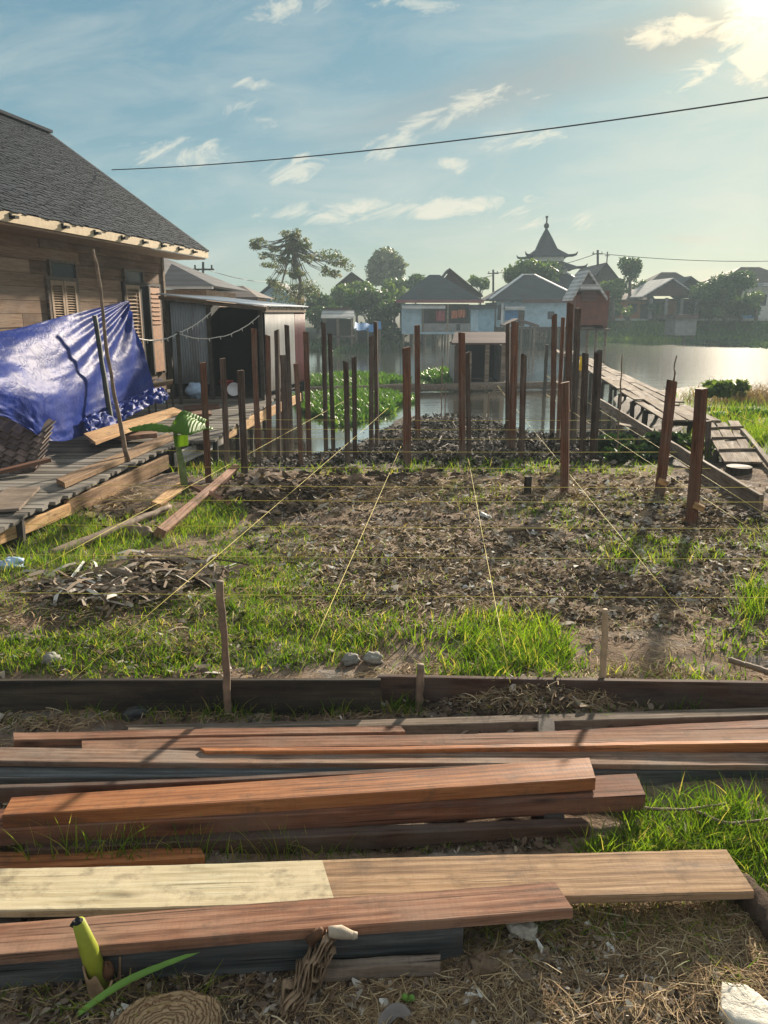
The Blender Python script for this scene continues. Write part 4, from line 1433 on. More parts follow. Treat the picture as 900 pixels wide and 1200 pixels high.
# crossed sticks of timber by the banana plant
A_, B_ = ghit(188, 630, .03), ghit(276, 552, .0)
timber('cut_post', M['brown'], A_ + Vector((0, 0, .03)), ony(276, 548, B_.y - .35), .07, .07, .5, 'sharpened brown square post lying aslant on the other timbers', 'post', taper=.86)
A_, B_ = ghit(222, 572, .03), ghit(271, 592, .02)
timber('cut_batten', M['ulin'], A_ + Vector((0, 0, .03)), B_, .06, .035, .2, 'reddish batten crossing under the sharpened post', 'batten')
A_, B_ = ghit(183, 592, .03), ghit(214, 573, .03)
timber('cut_batten', M['honey'], A_, B_ + Vector((0, 0, .04)), .08, .03, .3, 'pale sawn batten left of the banana stem', 'batten')
A_, B_ = ghit(180, 602, .02), ghit(98, 650, .0)
stick('fallen_branch', M['stick'], [B_ + Vector((-.2, -.1, .02)), (A_ + B_) / 2 + Vector((0, 0, .04)), A_ + Vector((.1, .1, .03))], .035, .02, 'grey fallen branch in the grass along the left string', 'branch', wob=.012)
A_, B_ = ghit(853, 778, .02), ghit(915, 800, .02)
stick('fallen_branch', M['stick'], [A_ + Vector((0, 0, .02)), B_ + Vector((0, 0, .03))], .012, .014, 'bare grey branch on the ground at the right border', 'branch')

# ------------------------------------------------------------------ grass, litter
M['grass'] = m_leaf('grass_blades', [(0, (.05, .11, .012)), (.35, (.11, .2, .018)), (.65, (.2, .3, .03)), (.86, (.3, .34, .05)), (1, (.42, .34, .14))], .58, .5, .2)
M['straw'] = m_leaf('dry_straw', [(0, (.13, .08, .048)), (.4, (.31, .21, .12)), (.75, (.5, .38, .23)), (1, (.66, .56, .38))], .25, .75, .15)
M['litter'] = m_leaf('dead_leaves', [(0, (.038, .027, .02)), (.35, (.155, .113, .083)), (.62, (.3, .245, .19)), (.84, (.48, .44, .39)), (1, (.72, .71, .68))], .15, .9, .08)
M['mudbits'] = m_leaf('wet_debris', [(0, (.025, .021, .018)), (.5, (.085, .07, .056)), (.9, (.2, .17, .14)), (1, (.5, .48, .44))], 0, .85, .06)
M['hyacinth'] = m_leaf('water_plant_leaves', [(0, (.03, .085, .018)), (.5, (.07, .16, .03)), (1, (.15, .25, .05))], .4, .4)
M['darkweed'] = m_leaf('dark_weed_leaves', [(0, (.012, .03, .012)), (.6, (.03, .065, .02)), (1, (.07, .11, .03))], .35, .5)


def blades(pos, h, wd, lean, val, seg=3, curl=1.0):
    """bent tapering blades: pos (n,3), h (n), wd (n)"""
    n = len(pos)
    ang = rng.uniform(0, 2 * np.pi, n)
    side = np.stack([np.cos(ang), np.sin(ang), np.zeros(n)], -1)
    la = rng.uniform(0, 2 * np.pi, n)
    ld = np.stack([np.cos(la), np.sin(la), np.zeros(n)], -1) * lean[:, None]
    vs = np.zeros((n, seg + 1, 2, 3))
    for i in range(seg + 1):
        t = i / seg
        up = h * (t - .35 * lean * t * t * curl)
        c = pos + ld * (h * t ** 1.7)[:, None] + np.stack([np.zeros(n), np.zeros(n), up], -1)
        k = wd * (1 - t ** 1.6 * .93) / 2
        vs[:, i, 0] = c - side * k[:, None]; vs[:, i, 1] = c + side * k[:, None]
    base = (np.arange(n) * (seg + 1) * 2)[:, None]
    qs = np.concatenate([base + np.array([[2 * i, 2 * i + 1, 2 * i + 3, 2 * i + 2]]) for i in range(seg)], 0)
    return vs.reshape(-1, 3), qs, np.repeat(val, (seg + 1) * 2)


def join(parts):
    V, Q, A, o = [], [], [], 0
    for v, q, a in parts:
        V.append(v); Q.append(q + o); A.append(a); o += len(v)
    return np.concatenate(V), np.concatenate(Q), np.concatenate(A)


def in_ell(cx, cy, rx, ry, n, edge=.35, seed=0):
    """random photo pixels in a ragged ellipse, placed on the ground"""
    r = np.sqrt(rng.uniform(0, 1, n)); a = rng.uniform(0, 2 * np.pi, n)
    px, py = cx + rx * r * np.cos(a), cy + ry * r * np.sin(a)
    x, y, z = hit(px, py)
    keep = (fbm(x, y, 3.2, 3, 60 + seed) + rng.uniform(-.25, .25, n)) > (r - 1 + edge) * 1.1 - .25
    keep &= (y > .8) & (y < 24)
    return np.stack([x, y, z], -1)[keep]


def grass_patch(cx, cy, rx, ry, n, h0, h1, w0=.006, lean=(.2, .9), dry=.15, seed=0, seg=3):
    p = in_ell(cx, cy, rx, ry, n, seed=seed)
    p = p[rng.uniform(0, 1, len(p)) < .3 + 1.3 * vnoise(p[:, 0] * 4.5, p[:, 1] * 4.5, 33) * (.45 + .8 * vnoise(p[:, 0] * 17, p[:, 1] * 17, 37))] if cy < 830 else p
    k = len(p)
    h = rng.uniform(h0, h1, k) * (.6 + .4 * rng.uniform(0, 1, k))
    base = .35 + .28 * fbm(p[:, 0], p[:, 1], 1.7, 3, 80)
    v = np.clip(base + rng.normal(0, .17, k), 0, .84)
    v = np.where(rng.uniform(0, 1, k) < dry, rng.uniform(.84, 1, k), v)
    p[:, 2] -= .01
    return blades(p, h, w0 * rng.uniform(.6, 1.3, k), rng.uniform(*lean, k), v, seg)


GP = []
for a in [  # cx cy rx ry n h0 h1
        (210, 735, 260, 62, 9000, .03, .085), (330, 735, 110, 62, 4200, .04, .1), (110, 770, 130, 32, 3600, .03, .085), (300, 650, 80, 40, 3400, .03, .075),
        (320, 668, 60, 26, 1200, .03, .08), (60, 648, 110, 42, 4200, .06, .17), (235, 604, 55, 22, 2600, .05, .12), (140, 630, 130, 22, 2400, .05, .14),
        (250, 690, 120, 35, 2200, .03, .08), (395, 750, 60, 35, 1000, .04, .1), (40, 610, 70, 28, 1200, .1, .25)]:
    GP.append(grass_patch(*a, seed=len(GP)))
for a in [(585, 762, 85, 40, 2300, .05, .17), (555, 785, 70, 22, 800, .06, .16), (570, 765, 140, 48, 900, .03, .1), (770, 655, 80, 24, 1200, .05, .12), (725, 640, 60, 14, 500, .04, .1), (880, 715, 40, 32, 900, .08, .2),
          (830, 810, 60, 16, 320, .06, .14), (740, 590, 70, 12, 500, .04, .09), (640, 598, 60, 12, 500, .04, .09), (690, 618, 60, 10, 350, .04, .08),
          (480, 745, 60, 30, 500, .05, .12), (560, 582, 60, 16, 700, .04, .11), (860, 760, 60, 22, 400, .05, .12), (640, 775, 40, 25, 400, .05, .14), (700, 790, 180, 18, 500, .04, .1)]:
    GP.append(grass_patch(*a, w0=.007, seed=len(GP)))
for a in [(620, 665, 340, 95, 2600, .02, .07), (420, 690, 90, 60, 1400, .03, .08), (1060, 720, 200, 100, 6000, .04, .13), (1000, 640, 160, 40, 3000, .04, .14), (-140, 740, 170, 100, 5000, .03, .1), (1020, 960, 130, 90, 2500, .05, .15), (1040, 1100, 130, 80, 900, .04, .1), (-120, 1000, 120, 120, 900, .04, .12),
          (815, 487, 30, 20, 900, .1, .3), (960, 520, 90, 40, 2500, .15, .4), (740, 552, 60, 9, 700, .04, .12)]:
    GP.append(grass_patch(*a, w0=.006, seed=len(GP)))
# low broad leaved weeds between the blades
for a in [(210, 735, 260, 62, 2600, .015, .045), (330, 720, 120, 70, 1300, .02, .05), (300, 650, 90, 40, 1200, .02, .05), (60, 650, 110, 40, 900, .02, .06), (235, 604, 60, 22, 800, .02, .05), (760, 650, 110, 26, 500, .015, .04),
          (585, 762, 90, 40, 400, .02, .05), (640, 660, 300, 80, 1500, .012, .035), (620, 590, 280, 22, 900, .012, .04), (1080, 700, 180, 90, 1500, .02, .05), (-150, 740, 150, 90, 1500, .02, .05), (560, 560, 200, 14, 600, .02, .05), (860, 740, 60, 40, 300, .02, .05)]:
    GP.append(grass_patch(*a, w0=.02, lean=(.5, 1.5), dry=.06, seed=len(GP), seg=2))
# tufts in front of the form board, between the planks and beside them
for a in [(350, 832, 130, 9, 520, .05, .13), (210, 838, 210, 9, 420, .04, .1), (30, 850, 60, 16, 150, .03, .07), (475, 832, 22, 10, 130, .06, .13), (805, 826, 45, 12, 170, .06, .13), (640, 835, 140, 10, 160, .03, .08)]:
    GP.append(grass_patch(*a, w0=.0055, seed=len(GP)))
for a in [(800, 985, 110, 50, 1700, .05, .15), (865, 990, 60, 55, 900, .05, .16), (745, 1000, 70, 22, 700, .04, .11), (480, 992, 220, 10, 500, .03, .07), (890, 1040, 40, 45, 350, .06, .14)]:
    GP.append(grass_patch(*a, w0=.0048, lean=(.2, 1.0), dry=.1, seed=len(GP), seg=4))
for a in [(230, 1002, 180, 14, 280, .07, .17), (60, 1002, 80, 16, 110, .08, .18), (400, 1004, 100, 10, 60, .05, .1)]:
    GP.append(grass_patch(*a, w0=.004, lean=(.1, .8), dry=.2, seed=len(GP), seg=4))
for a in [(640, 1090, 120, 45, 360, .05, .11), (770, 1075, 130, 40, 420, .05, .1), (480, 1100, 140, 30, 120, .05, .1), (120, 1170, 150, 40, 160, .05, .12), (60, 1060, 160, 15, 200, .03, .07), (200, 1052, 220, 12, 260, .03, .07), (860, 1130, 60, 60, 130, .05, .1)]:
    GP.append(grass_patch(*a, w0=.0038, lean=(.5, 1.3), dry=.45, seed=len(GP), seg=4))
# right bank and mud edge
for a in [(868, 500, 60, 26, 2600, .15, .4), (840, 470, 50, 18, 900, .15, .35), (648, 548, 60, 12, 500, .05, .12), (830, 520, 35, 22, 700, .1, .3), (560, 549, 120, 10, 900, .06, .14), (400, 552, 80, 8, 400, .05, .12), (250, 552, 50, 10, 600, .08, .2)]:
    GP.append(grass_patch(*a, w0=.011, seed=len(GP)))
v, q, a = join(GP)
tag(link('grass', np_mesh('grass', v, q, a), M['grass'], None, False), 'green grass growing in patches over the building plot', 'grass', kind='stuff')


def strands(p, ln, wd, val, seg=3, tilt=.25, bend=.5):
    """straws lying about: each a thin bent strip"""
    n = len(p)
    a = rng.uniform(0, 2 * np.pi, n); tl = rng.normal(0, tilt, n); bd = rng.normal(0, bend, n)
    vs = np.zeros((n, seg + 1, 2, 3))
    for i in range(seg + 1):
        t = i / seg - .5
        aa = a + bd * t
        d = np.stack([np.cos(aa) * ln * t, np.sin(aa) * ln * t, np.abs(tl) * ln * (.25 - t * t) + tl * ln * t * .5], -1)
        s_ = np.stack([-np.sin(aa), np.cos(aa), rng.uniform(-.5, .5, n) * 0 + .4], -1)
        k = (wd * (1 - 1.2 * t * t) / 2)[:, None]
        vs[:, i, 0] = p + d - s_ * k; vs[:, i, 1] = p + d + s_ * k
    base = (np.arange(n) * (seg + 1) * 2)[:, None]
    qs = np.concatenate([base + np.array([[2 * i, 2 * i + 1, 2 * i + 3, 2 * i + 2]]) for i in range(seg)], 0)
    return vs.reshape(-1, 3), qs, np.repeat(val, (seg + 1) * 2)


SPT = []
for cx, cy, rx, ry, n, l0, l1, w0, dz in [
        (680, 1140, 330, 85, 8500, .015, .075, .0016, .012), (680, 1140, 330, 85, 1500, .05, .13, .0019, .014), (480, 1160, 160, 50, 4200, .012, .06, .0015, .012), (800, 1110, 150, 70, 3600, .02, .09, .0016, .02),
        (660, 800, 260, 28, 2300, .04, .14, .003, .01), (640, 660, 300, 85, 3600, .03, .13, .0034, .01), (740, 700, 200, 70, 1800, .03, .13, .0034, .01),
        (450, 680, 150, 70, 2200, .05, .14, .0045, .008), (620, 575, 260, 22, 2600, .06, .2, .006, .012), (180, 715, 200, 60, 1800, .05, .15, .004, .012),
        (600, 822, 120, 16, 700, .03, .1, .0025, .03), (400, 575, 120, 25, 1100, .06, .2, .006, .01), (60, 848, 80, 14, 420, .03, .09, .0025, .008),
        (240, 1170, 260, 40, 700, .03, .1, .0022, .008), (130, 590, 70, 22, 800, .1, .25, .004, .02), (845, 620, 60, 16, 500, .05, .16, .005, .015), (300, 835, 250, 10, 400, .03, .09, .0025, .006), (1060, 720, 220, 160, 3500, .04, .14, .004, .01), (1060, 1060, 180, 140, 4000, .02, .1, .0022, .012), (-140, 900, 160, 260, 3500, .03, .12, .003, .01)]:
    p = in_ell(cx, cy, rx, ry, n, .3, len(SPT)); k = len(p)
    p[:, 2] += rng.uniform(0, dz, k) + .003
    SPT.append(strands(p, rng.uniform(l0, l1, k), w0 * rng.uniform(.6, 1.5, k), np.clip(rng.normal(.5, .25, k), 0, 1)))
v, q, a = join(SPT)
tag(link('straw', np_mesh('straw', v, q, a), M['straw']), 'dry straw and dead grass scattered on the bare soil', 'straw', kind='stuff')


def flakes(p, sz, val, tilt=.35, asp=(1, 2.6), curl=.25):
    """small curled leaf pieces lying on the ground"""
    n = len(p)
    a = rng.uniform(0, 2 * np.pi, n)
    L_ = sz * rng.uniform(*asp, n) / 2; W_ = sz / 2
    d = np.stack([np.cos(a), np.sin(a), rng.normal(0, tilt, n)], -1)
    s_ = np.stack([-np.sin(a), np.cos(a), rng.normal(0, tilt, n)], -1)
    c = rng.normal(0, curl, n)
    vs = np.zeros((n, 3, 2, 3))
    for i, (t, k) in enumerate(((-1, .35), (0, 1), (1, .25))):
        cc = p + d * (L_ * t)[:, None]; cc[:, 2] += c * L_ * (abs(t) - .5)
        vs[:, i, 0] = cc - s_ * (W_ * k)[:, None]; vs[:, i, 1] = cc + s_ * (W_ * k)[:, None]
    b_ = (np.arange(n) * 6)[:, None]
    qs = np.concatenate([b_ + np.array([[0, 1, 3, 2]]), b_ + np.array([[2, 3, 5, 4]])], 0)
    return vs.reshape(-1, 3), qs, np.repeat(val, 6)


LP = []
for cx, cy, rx, ry, n, s0, s1, dz, mu in [
        (640, 660, 330, 95, 9000, .004, .022, .012, .45), (640, 650, 330, 85, 2200, .015, .04, .012, .5), (450, 640, 170, 80, 4200, .005, .03, .012, .45), (780, 640, 160, 60, 3600, .005, .035, .012, .52), (200, 740, 260, 60, 1100, .005, .02, .012, .45),
        (130, 692, 110, 26, 1100, .008, .035, .05, .45), (200, 678, 70, 16, 500, .008, .035, .05, .45), (620, 1140, 320, 75, 5200, .003, .014, .012, .4), (560, 1150, 280, 60, 500, .008, .025, .012, .5),
        (640, 815, 250, 20, 900, .006, .025, .025, .4), (330, 580, 90, 26, 700, .015, .06, .02, .25), (620, 575, 280, 24, 1400, .012, .045, .015, .5),
        (800, 600, 110, 22, 900, .012, .045, .015, .5), (200, 1175, 220, 40, 1500, .003, .014, .01, .3), (350, 990, 340, 12, 900, .004, .016, .006, .2), (450, 860, 450, 30, 900, .004, .016, .006, .2), (200, 740, 250, 60, 300, .01, .03, .02, .4), (110, 612, 80, 30, 300, .02, .06, .03, .25), (1060, 720, 220, 160, 4500, .006, .03, .012, .45), (1060, 1060, 180, 140, 2500, .005, .02, .012, .45), (-140, 900, 160, 260, 3000, .006, .03, .012, .4)]:
    p = in_ell(cx, cy, rx, ry, n, .25, 20 + len(LP)); k = len(p)
    p[:, 2] += rng.uniform(0, dz, k) + .004
    LP.append(flakes(p, rng.uniform(s0, s1, k), np.clip(rng.normal(mu, .25, k), 0, 1)))
# long strips of dead banana leaf in the heap on the left
for cx, cy, rx, ry, n in ((125, 692, 105, 24, 420), (200, 678, 80, 16, 200), (190, 662, 60, 10, 70)):
    p = in_ell(cx, cy, rx, ry, n, .2, 44); k = len(p); p[:, 2] += rng.uniform(.01, .07, k)
    LP.append(strands(p, rng.uniform(.08, .3, k), rng.uniform(.006, .028, k), np.clip(rng.normal(.45, .3, k), 0, 1), tilt=.3))
v, q, a = join(LP)
tag(link('leaf_litter', np_mesh('leaf_litter', v, q, a), M['litter']), 'brown leaf litter and bark scraps on the bare soil', 'litter', kind='stuff')

MP = []
for cx, cy, rx, ry, n, s0, s1, dz in [(560, 520, 150, 28, 8200, .012, .05, .03), (560, 497, 90, 14, 3000, .012, .05, .03), (430, 532, 120, 12, 3200, .012, .045, .03), (320, 540, 90, 10, 900, .02, .06, .02),
                                     (700, 525, 60, 22, 1500, .02, .07, .04), (590, 536, 130, 12, 1700, .015, .05, .03)]:
    p = in_ell(cx, cy, rx, ry, n, .2, 50 + len(MP)); k = len(p); p[:, 2] += rng.uniform(0, dz, k)
    v_ = np.clip(rng.normal(.45, .25, k), 0, .97); v_ = np.where(rng.uniform(0, 1, k) < .012, 1, v_)  # a few flakes coloured whitish as painted highlights on the mud
    MP.append(flakes(p, rng.uniform(s0, s1, k), v_, .5))
p = in_ell(560, 515, 130, 26, 700, .2, 71); k = len(p); p[:, 2] += .02
MP.append(strands(p, rng.uniform(.1, .5, k), rng.uniform(.008, .02, k), np.clip(rng.normal(.6, .2, k), 0, .95)))
v, q, a = join(MP)
tag(link('mud_debris', np_mesh('mud_debris', v, q, a), M['mudbits']), 'wet dark drift debris on the river mud', 'debris', kind='stuff')

# loose earth crumbs where the soil was dug
CLV, CLQ, CLA, o0 = [], [], [], 0
M['clod'] = m_leaf('earth_clods', [(0, (.035, .024, .018)), (.6, (.1, .068, .046)), (1, (.2, .145, .1))], 0, .9, .2)
tmpl = MB(); tmpl.grid(lambda u, v_: Vector((math.cos(u * 6.2832) * math.sin(v_ * 3.1416), math.sin(u * 6.2832) * math.sin(v_ * 3.1416), math.cos(v_ * 3.1416))), 6, 4)
tv = np.array([tuple(x) for x in tmpl.v]); tq = np.array(tmpl.f)
for cx, cy, rx, ry, n, s0, s1 in ((600, 822, 130, 16, 420, .006, .025), (335, 575, 70, 22, 130, .02, .06), (700, 690, 90, 22, 180, .01, .035), (845, 608, 60, 14, 120, .015, .04), (560, 1130, 80, 40, 160, .004, .016),
                                  (640, 660, 280, 80, 500, .006, .02), (440, 560, 100, 12, 90, .02, .06), (560, 560, 300, 16, 160, .015, .04)):
    p = in_ell(cx, cy, rx, ry, n, .2, 90)
    for c in p:
        s_ = R.uniform(s0, s1)
        nz_ = 1 + .45 * (rng.uniform(-1, 1, len(tv)))[:, None]
        nz_[::7] = nz_[0]
        CLV.append(tv * nz_ * s_ * np.array([1, 1, .7]) + c); CLQ.append(tq + o0); CLA.append(np.full(len(tv), R.random())); o0 += len(tv)
tag(link('soil_clods', np_mesh('soil_clods', np.concatenate(CLV), np.concatenate(CLQ), np.concatenate(CLA)), M['clod'], None, True), 'loose crumbs of dug brown earth', 'soil', kind='stuff')

# ------------------------------------------------------------------ stones, scraps, banana stumps
M['stone'] = m_plain('grey_stone', (.26, .25, .22), .85, .35, 9, .6)
M['whiterock'] = m_plain('whitish_rock', (.62, .58, .5), .85, .25, 9, .7, bdist=.01)
M['clodm'] = m_plain('dry_earth', (.2, .14, .09), .95, .4, 12, .8, bdist=.012)
M['scrap'] = m_plain('white_scrap', (.55, .54, .51), .6, .3, 8, .4)
M['husk'] = m_plain('dull_husk', (.4, .35, .28), .8, .4, 12, .4, .1)
for px, py, rx, ry, rz, mt, nm, lab, cat, sd_ in [
        (411, 777, .042, .035, .028, 'stone', 'stone', 'rounded grey stone at the grass edge, left of two', 'stone', 3),
        (437, 776, .045, .035, .03, 'stone', 'stone', 'rounded grey stone at the grass edge, right of two', 'stone', 5),
        (61, 777, .04, .035, .03, 'stone', 'stone', 'grey stone in the grass behind the black board', 'stone', 7),
        (612, 1098, .042, .03, .028, 'whiterock', 'rock', 'whitish rock lump in dry grass below the plank ends', 'rock', 9),
                (568, 1138, .03, .028, .026, 'clodm', 'earth_clod', 'brown earth clod in the straw, larger of two', 'clod', 13),
        (548, 1142, .018, .018, .02, 'clodm', 'earth_clod', 'brown earth clod in the straw, smaller of two', 'clod', 15),
        (558, 1170, .022, .012, .01, 'scrap', 'white_chip', 'small whitish chip in the straw below the clods', 'chip', 17),
        (15, 664, .09, .06, .03, 'bluebag', 'plastic_bag', 'crumpled whitish blue plastic bag in the grass at the left border', 'bag', 19),
        (569, 607, .07, .03, .02, 'scrap', 'white_scrap', 'white plastic scrap lying on the bare soil mid plot', 'scrap', 21),
        (545, 517, .1, .05, .04, 'scrap', 'white_scrap', 'white plastic scrap on the river mud', 'scrap', 23),
        (62, 612, .13, .1, .09, 'stake_green', 'dark_bag', 'dark bundled bag in the grass below the edge boards', 'bag', 25),
        (165, 628, .09, .05, .05, 'stick', 'root_stump', 'gnarled brown root lump left of the sharpened post', 'root', 27),
        (420, 567, .1, .07, .05, 'clodm', 'earth_clod', 'pale brown clod at the bank edge behind the plot', 'clod', 29),
        (545, 690, .02, .015, .012, 'scrap', 'white_chip', 'small white chip on the soil in the middle of the plot', 'chip', 31),
        (160, 842, .05, .02, .03, 'bluegrey', 'scrap_block', 'small blue grey scrap block before the black board', 'block', 33),
        (848, 702, .06, .022, .008, 'husk', 'white_scrap', 'pale papery scrap in the soil at the right', 'scrap', 35)]:
    c = ghit(px, py)
    c = Vector((c.x, c.y, c.z + rz * .55))
    k_ = .7 if mt in ('scrap', 'bluebag', 'clodm') else .35
    o = blob((0, 0, 0), rx, ry, rz, k_, 2.2, sd_, 26).build(nm, M[mt], smooth=mt not in ('whiterock',))
    o.location = c; o.rotation_euler = (R.uniform(-.2, .2), R.uniform(-.2, .2), R.uniform(-.5, .5))
    tag(o, lab, cat)

def slab(name, pts, z, th, mt, label, cat):
    '''broken stone slab with an uneven outline'''
    P = [onz(x, y, z) for x, y in pts]
    c = sum(P, Vector()) / len(P)
    ring = []
    for i in range(len(P)):
        a, b_ = P[i], P[(i + 1) % len(P)]
        for k in range(5):
            q_ = a.lerp(b_, k / 5); ring.append(q_ + Vector((R.uniform(-1, 1), R.uniform(-1, 1), R.uniform(-.6, .6))) * .0022)
    mb = MB(); n = len(ring); vs = []
    for sc_k, dz in ((1.02, -th), (1.05, -th * .3), (1.0, 0), (.94, .003), (.6, .006), (.25, .004)):
        vs += [c + (p - c) * sc_k + Vector((0, 0, dz + R.uniform(-1, 1) * .0016)) for p in ring]
    vs.append(c + Vector((0, 0, .005)))
    fs = [(i * n + k, i * n + (k + 1) % n, (i + 1) * n + (k + 1) % n, (i + 1) * n + k) for i in range(5) for k in range(n)]
    fs += [(5 * n + k, 5 * n + (k + 1) % n, 6 * n) for k in range(n)]
    mb.add(vs, fs)
    return tag(mb.build(name, M[mt], smooth=True), label, cat)


slab('rock', [(846, 1151), (873, 1153), (893, 1167), (908, 1182), (908, 1212), (862, 1198), (845, 1183)], .035, .045, 'whiterock', 'flat pale rock slab in the lower right corner', 'rock')
M['sucker'] = m_plain('yellow_green_stem', (.27, .3, .035), .55, .35, 7, .15, .2)
M['sheath'] = m_plain('dry_sheath', (.3, .2, .12), .8, .5, 12, .5, .15)
M['rot'] = m_plain('rotten_brown', (.1, .045, .02), .8, .5, 20, .6)
c = ghit(118, 1158)
st_ = thing('banana_sucker', 'cut yellow green banana sucker standing before the front planks', 'banana stump', c)
b = MB(); tp = ony(92, 1080, c.y - .015); mid = ony(104, 1112, c.y - .008)
b.tube([c + Vector((0, 0, .01)), mid, tp], [.022, .02, .0135], 16); b.build('stem', M['sucker'], st_, smooth=True)
b = MB(); b.tube([tp + Vector((0, 0, -.004)), tp + Vector((-.003, -.003, .004))], [.012, .009], 10); b.tube([tp + Vector((-.012, -.006, -.006)), tp + Vector((-.006, -.003, .004))], [.006, .005], 8)
b.build('cut_tip', M['void'], st_)
b = MB()
def sh_(u, v_):
    a = u * 5.2 + .4; r = .03 + .008 * v_ + .003 * math.sin(a * 5)
    return c + Vector((.008 + math.cos(a) * r, math.sin(a) * r, -.02 + v_ * (.075 + .02 * math.sin(a * 2) + .012 * math.sin(a * 7))))
b.grid(sh_, 40, 8); b.build('sheath', M['sheath'], st_, smooth=True, solid=.004)
b = MB(); b.grid(lambda u, v_: c + Vector((.022 + .014 * math.cos(u * 6.28) * math.sin(v_ * 3.14), -.004 + .012 * math.sin(u * 6.28) * math.sin(v_ * 3.14), .052 + .022 * math.cos(v_ * 3.14) * (1 + .3 * math.sin(u * 19)))), 18, 10)
b.build('rotten_core', M['rot'], st_)

# cut stem base with growth rings
t = NT('ringed_cut_stem')
v = t.vec((1, 1, 1), rnd=False)
sp_ = t.n.new('ShaderNodeSeparateXYZ'); t.l.new(v, sp_.inputs[0])
rr = t.math('SQRT', t.math('ADD', t.math('MULTIPLY', sp_.outputs[0], sp_.outputs[0]), t.math('MULTIPLY', sp_.outputs[1], sp_.outputs[1])))
wob = t.math('MULTIPLY', t.noise(v, 16, 5, .65), .055)
ring = t.math('ABSOLUTE', t.math('SINE', t.math('MULTIPLY', t.math('ADD', rr, wob), 330.0)))
fi = t.noise(v, 90, 4, .7)
col = t.mix(t.math('MULTIPLY', fi, .6), t.ramp(ring, [(.0, (.1, .045, .02)), (.3, (.34, .19, .09)), (.8, (.52, .36, .2))]), (.2, .12, .07))
t.bump(t.math('ADD', ring, t.math('MULTIPLY', fi, .5)), .8, .006)
M['rings'] = t.done(col, .75, .3)
c = ghit(196, 1216)
mb = MB()
def rs(u, v_):
    a = u * 2 * math.pi
    k = 1 + .05 * math.sin(a * 3 + 1) + .03 * math.sin(a * 7)
    if v_ < .25: return Vector((math.cos(a) * .112 * k, math.sin(a) * .095 * k, -.03 + .07 * v_ * 4))
    f = (v_ - .25) / .75
    return Vector((math.cos(a) * .112 * k * (1 - f), math.sin(a) * .095 * k * (1 - f), .04 + .003 * math.sin(f * 40) * (1 - f) - .006 * f))
mb.grid(rs, 56, 40)
o = mb.build('banana_stump', M['rings'], smooth=True); o.location = (c.x, c.y - .012, c.z + .005); o.rotation_euler = (-.12, 0, .3)
tag(o, 'sawn off banana stem base showing brown concentric rings at the lower border', 'stump')

# dry broken banana stalk with papery strips
c = ghit(336, 1180)
dl = thing('dry_banana_stalk', 'dry broken banana stalk with papery leaf strips leaning on the bluish beam', 'dry stalk', c)
M['paperleaf'] = m_plain('papery_dry_leaf', (.24, .17, .11), .8, .6, 14, .5, .15)
M['husk'] = m_plain('whitish_husk', (.45, .38, .3), .8, .4, 14, .4, .1)
tipp = ony(385, 1092, c.y + .06)
for k in range(18):
    b = MB(); s0 = R.uniform(-.03, .03); e = tipp.lerp(c, R.choice((0, 0, .1, .35, .5))) + Vector((R.uniform(-.035, .02), R.uniform(-.02, .02), R.uniform(-.03, .006))); w_ = R.uniform(.004, .017); cw = R.uniform(-.02, .02); ph = R.random() * 6
    st0 = c + Vector((s0 + R.uniform(-.02, .03), R.uniform(-.03, .02), .0))
    b.grid(lambda u, v_: st0.lerp(e, v_) + Vector(((u - .5) * w_ * (1.1 - v_ * .5) + cw * math.sin(v_ * 3.1) + .006 * math.sin(v_ * 9 + ph), .014 * math.sin(u * 6 + ph), .015 * math.sin(v_ * 5 + ph) + .01 * math.sin(v_ * 17 + ph))), 6, 16)
    b.build('leaf_strip', M['paperleaf'], dl, smooth=True, solid=.0012)
b = MB(); e2 = ony(413, 1096, c.y + .065)
b.tube([tipp, (tipp + e2) / 2 + Vector((0, 0, .004)), e2], [.012, .015, .009], 12); b.tube([e2, e2 + Vector((.012, 0, 0))], [.01, .007], 8); b.build('husk', M['husk'], dl, smooth=True)
b = MB(); b.tube([ony(362, 1104, c.y + .05), ony(372, 1095, c.y + .055), ony(377, 1088, c.y + .058)], [.013, .012, .006], 8); b.build('rotten_core', M['rot'], dl, smooth=True)
# green blades and small leaves in front
M['freshleaf'] = m_plain('fresh_green_leaf', (.13, .26, .035), .45, .25, 6, .1)


def long_leaf(name, pts, wd, mt, label, cat, parent=None, fold=.35, n=24, droop=None, solid=.0008):
    pts = [Vector(p) for p in pts]
    mb = MB()

    def fn(u, v_):
        p = catmull(pts, v_); p2 = catmull(pts, min(1, v_ + .02)); p1 = catmull(pts, max(0, v_ - .02))
        d = (p2 - p1).normalized(); s_ = d.cross(Vector((0, 0, 1)))
        if s_.length < .05: s_ = Vector((1, 0, 0))
        s_.normalize(); up = s_.cross(d)
        k = wd * max(.03, math.sin(math.pi * min(1, .08 + v_ * .92)) ** .6) * (1 if v_ < .9 else (1 - v_) * 10)
        x = (u - .5) * 2
        return p + s_ * x * k / 2 - up * (abs(x) ** 1.3) * k * fold * (-1 if droop is None else droop) + up * .02 * wd * math.sin(v_ * 60)
    mb.grid(fn, 8, n)
    o = mb.build(name, mt, parent, smooth=True, solid=solid)
    return tag(o, label, cat) if label else o


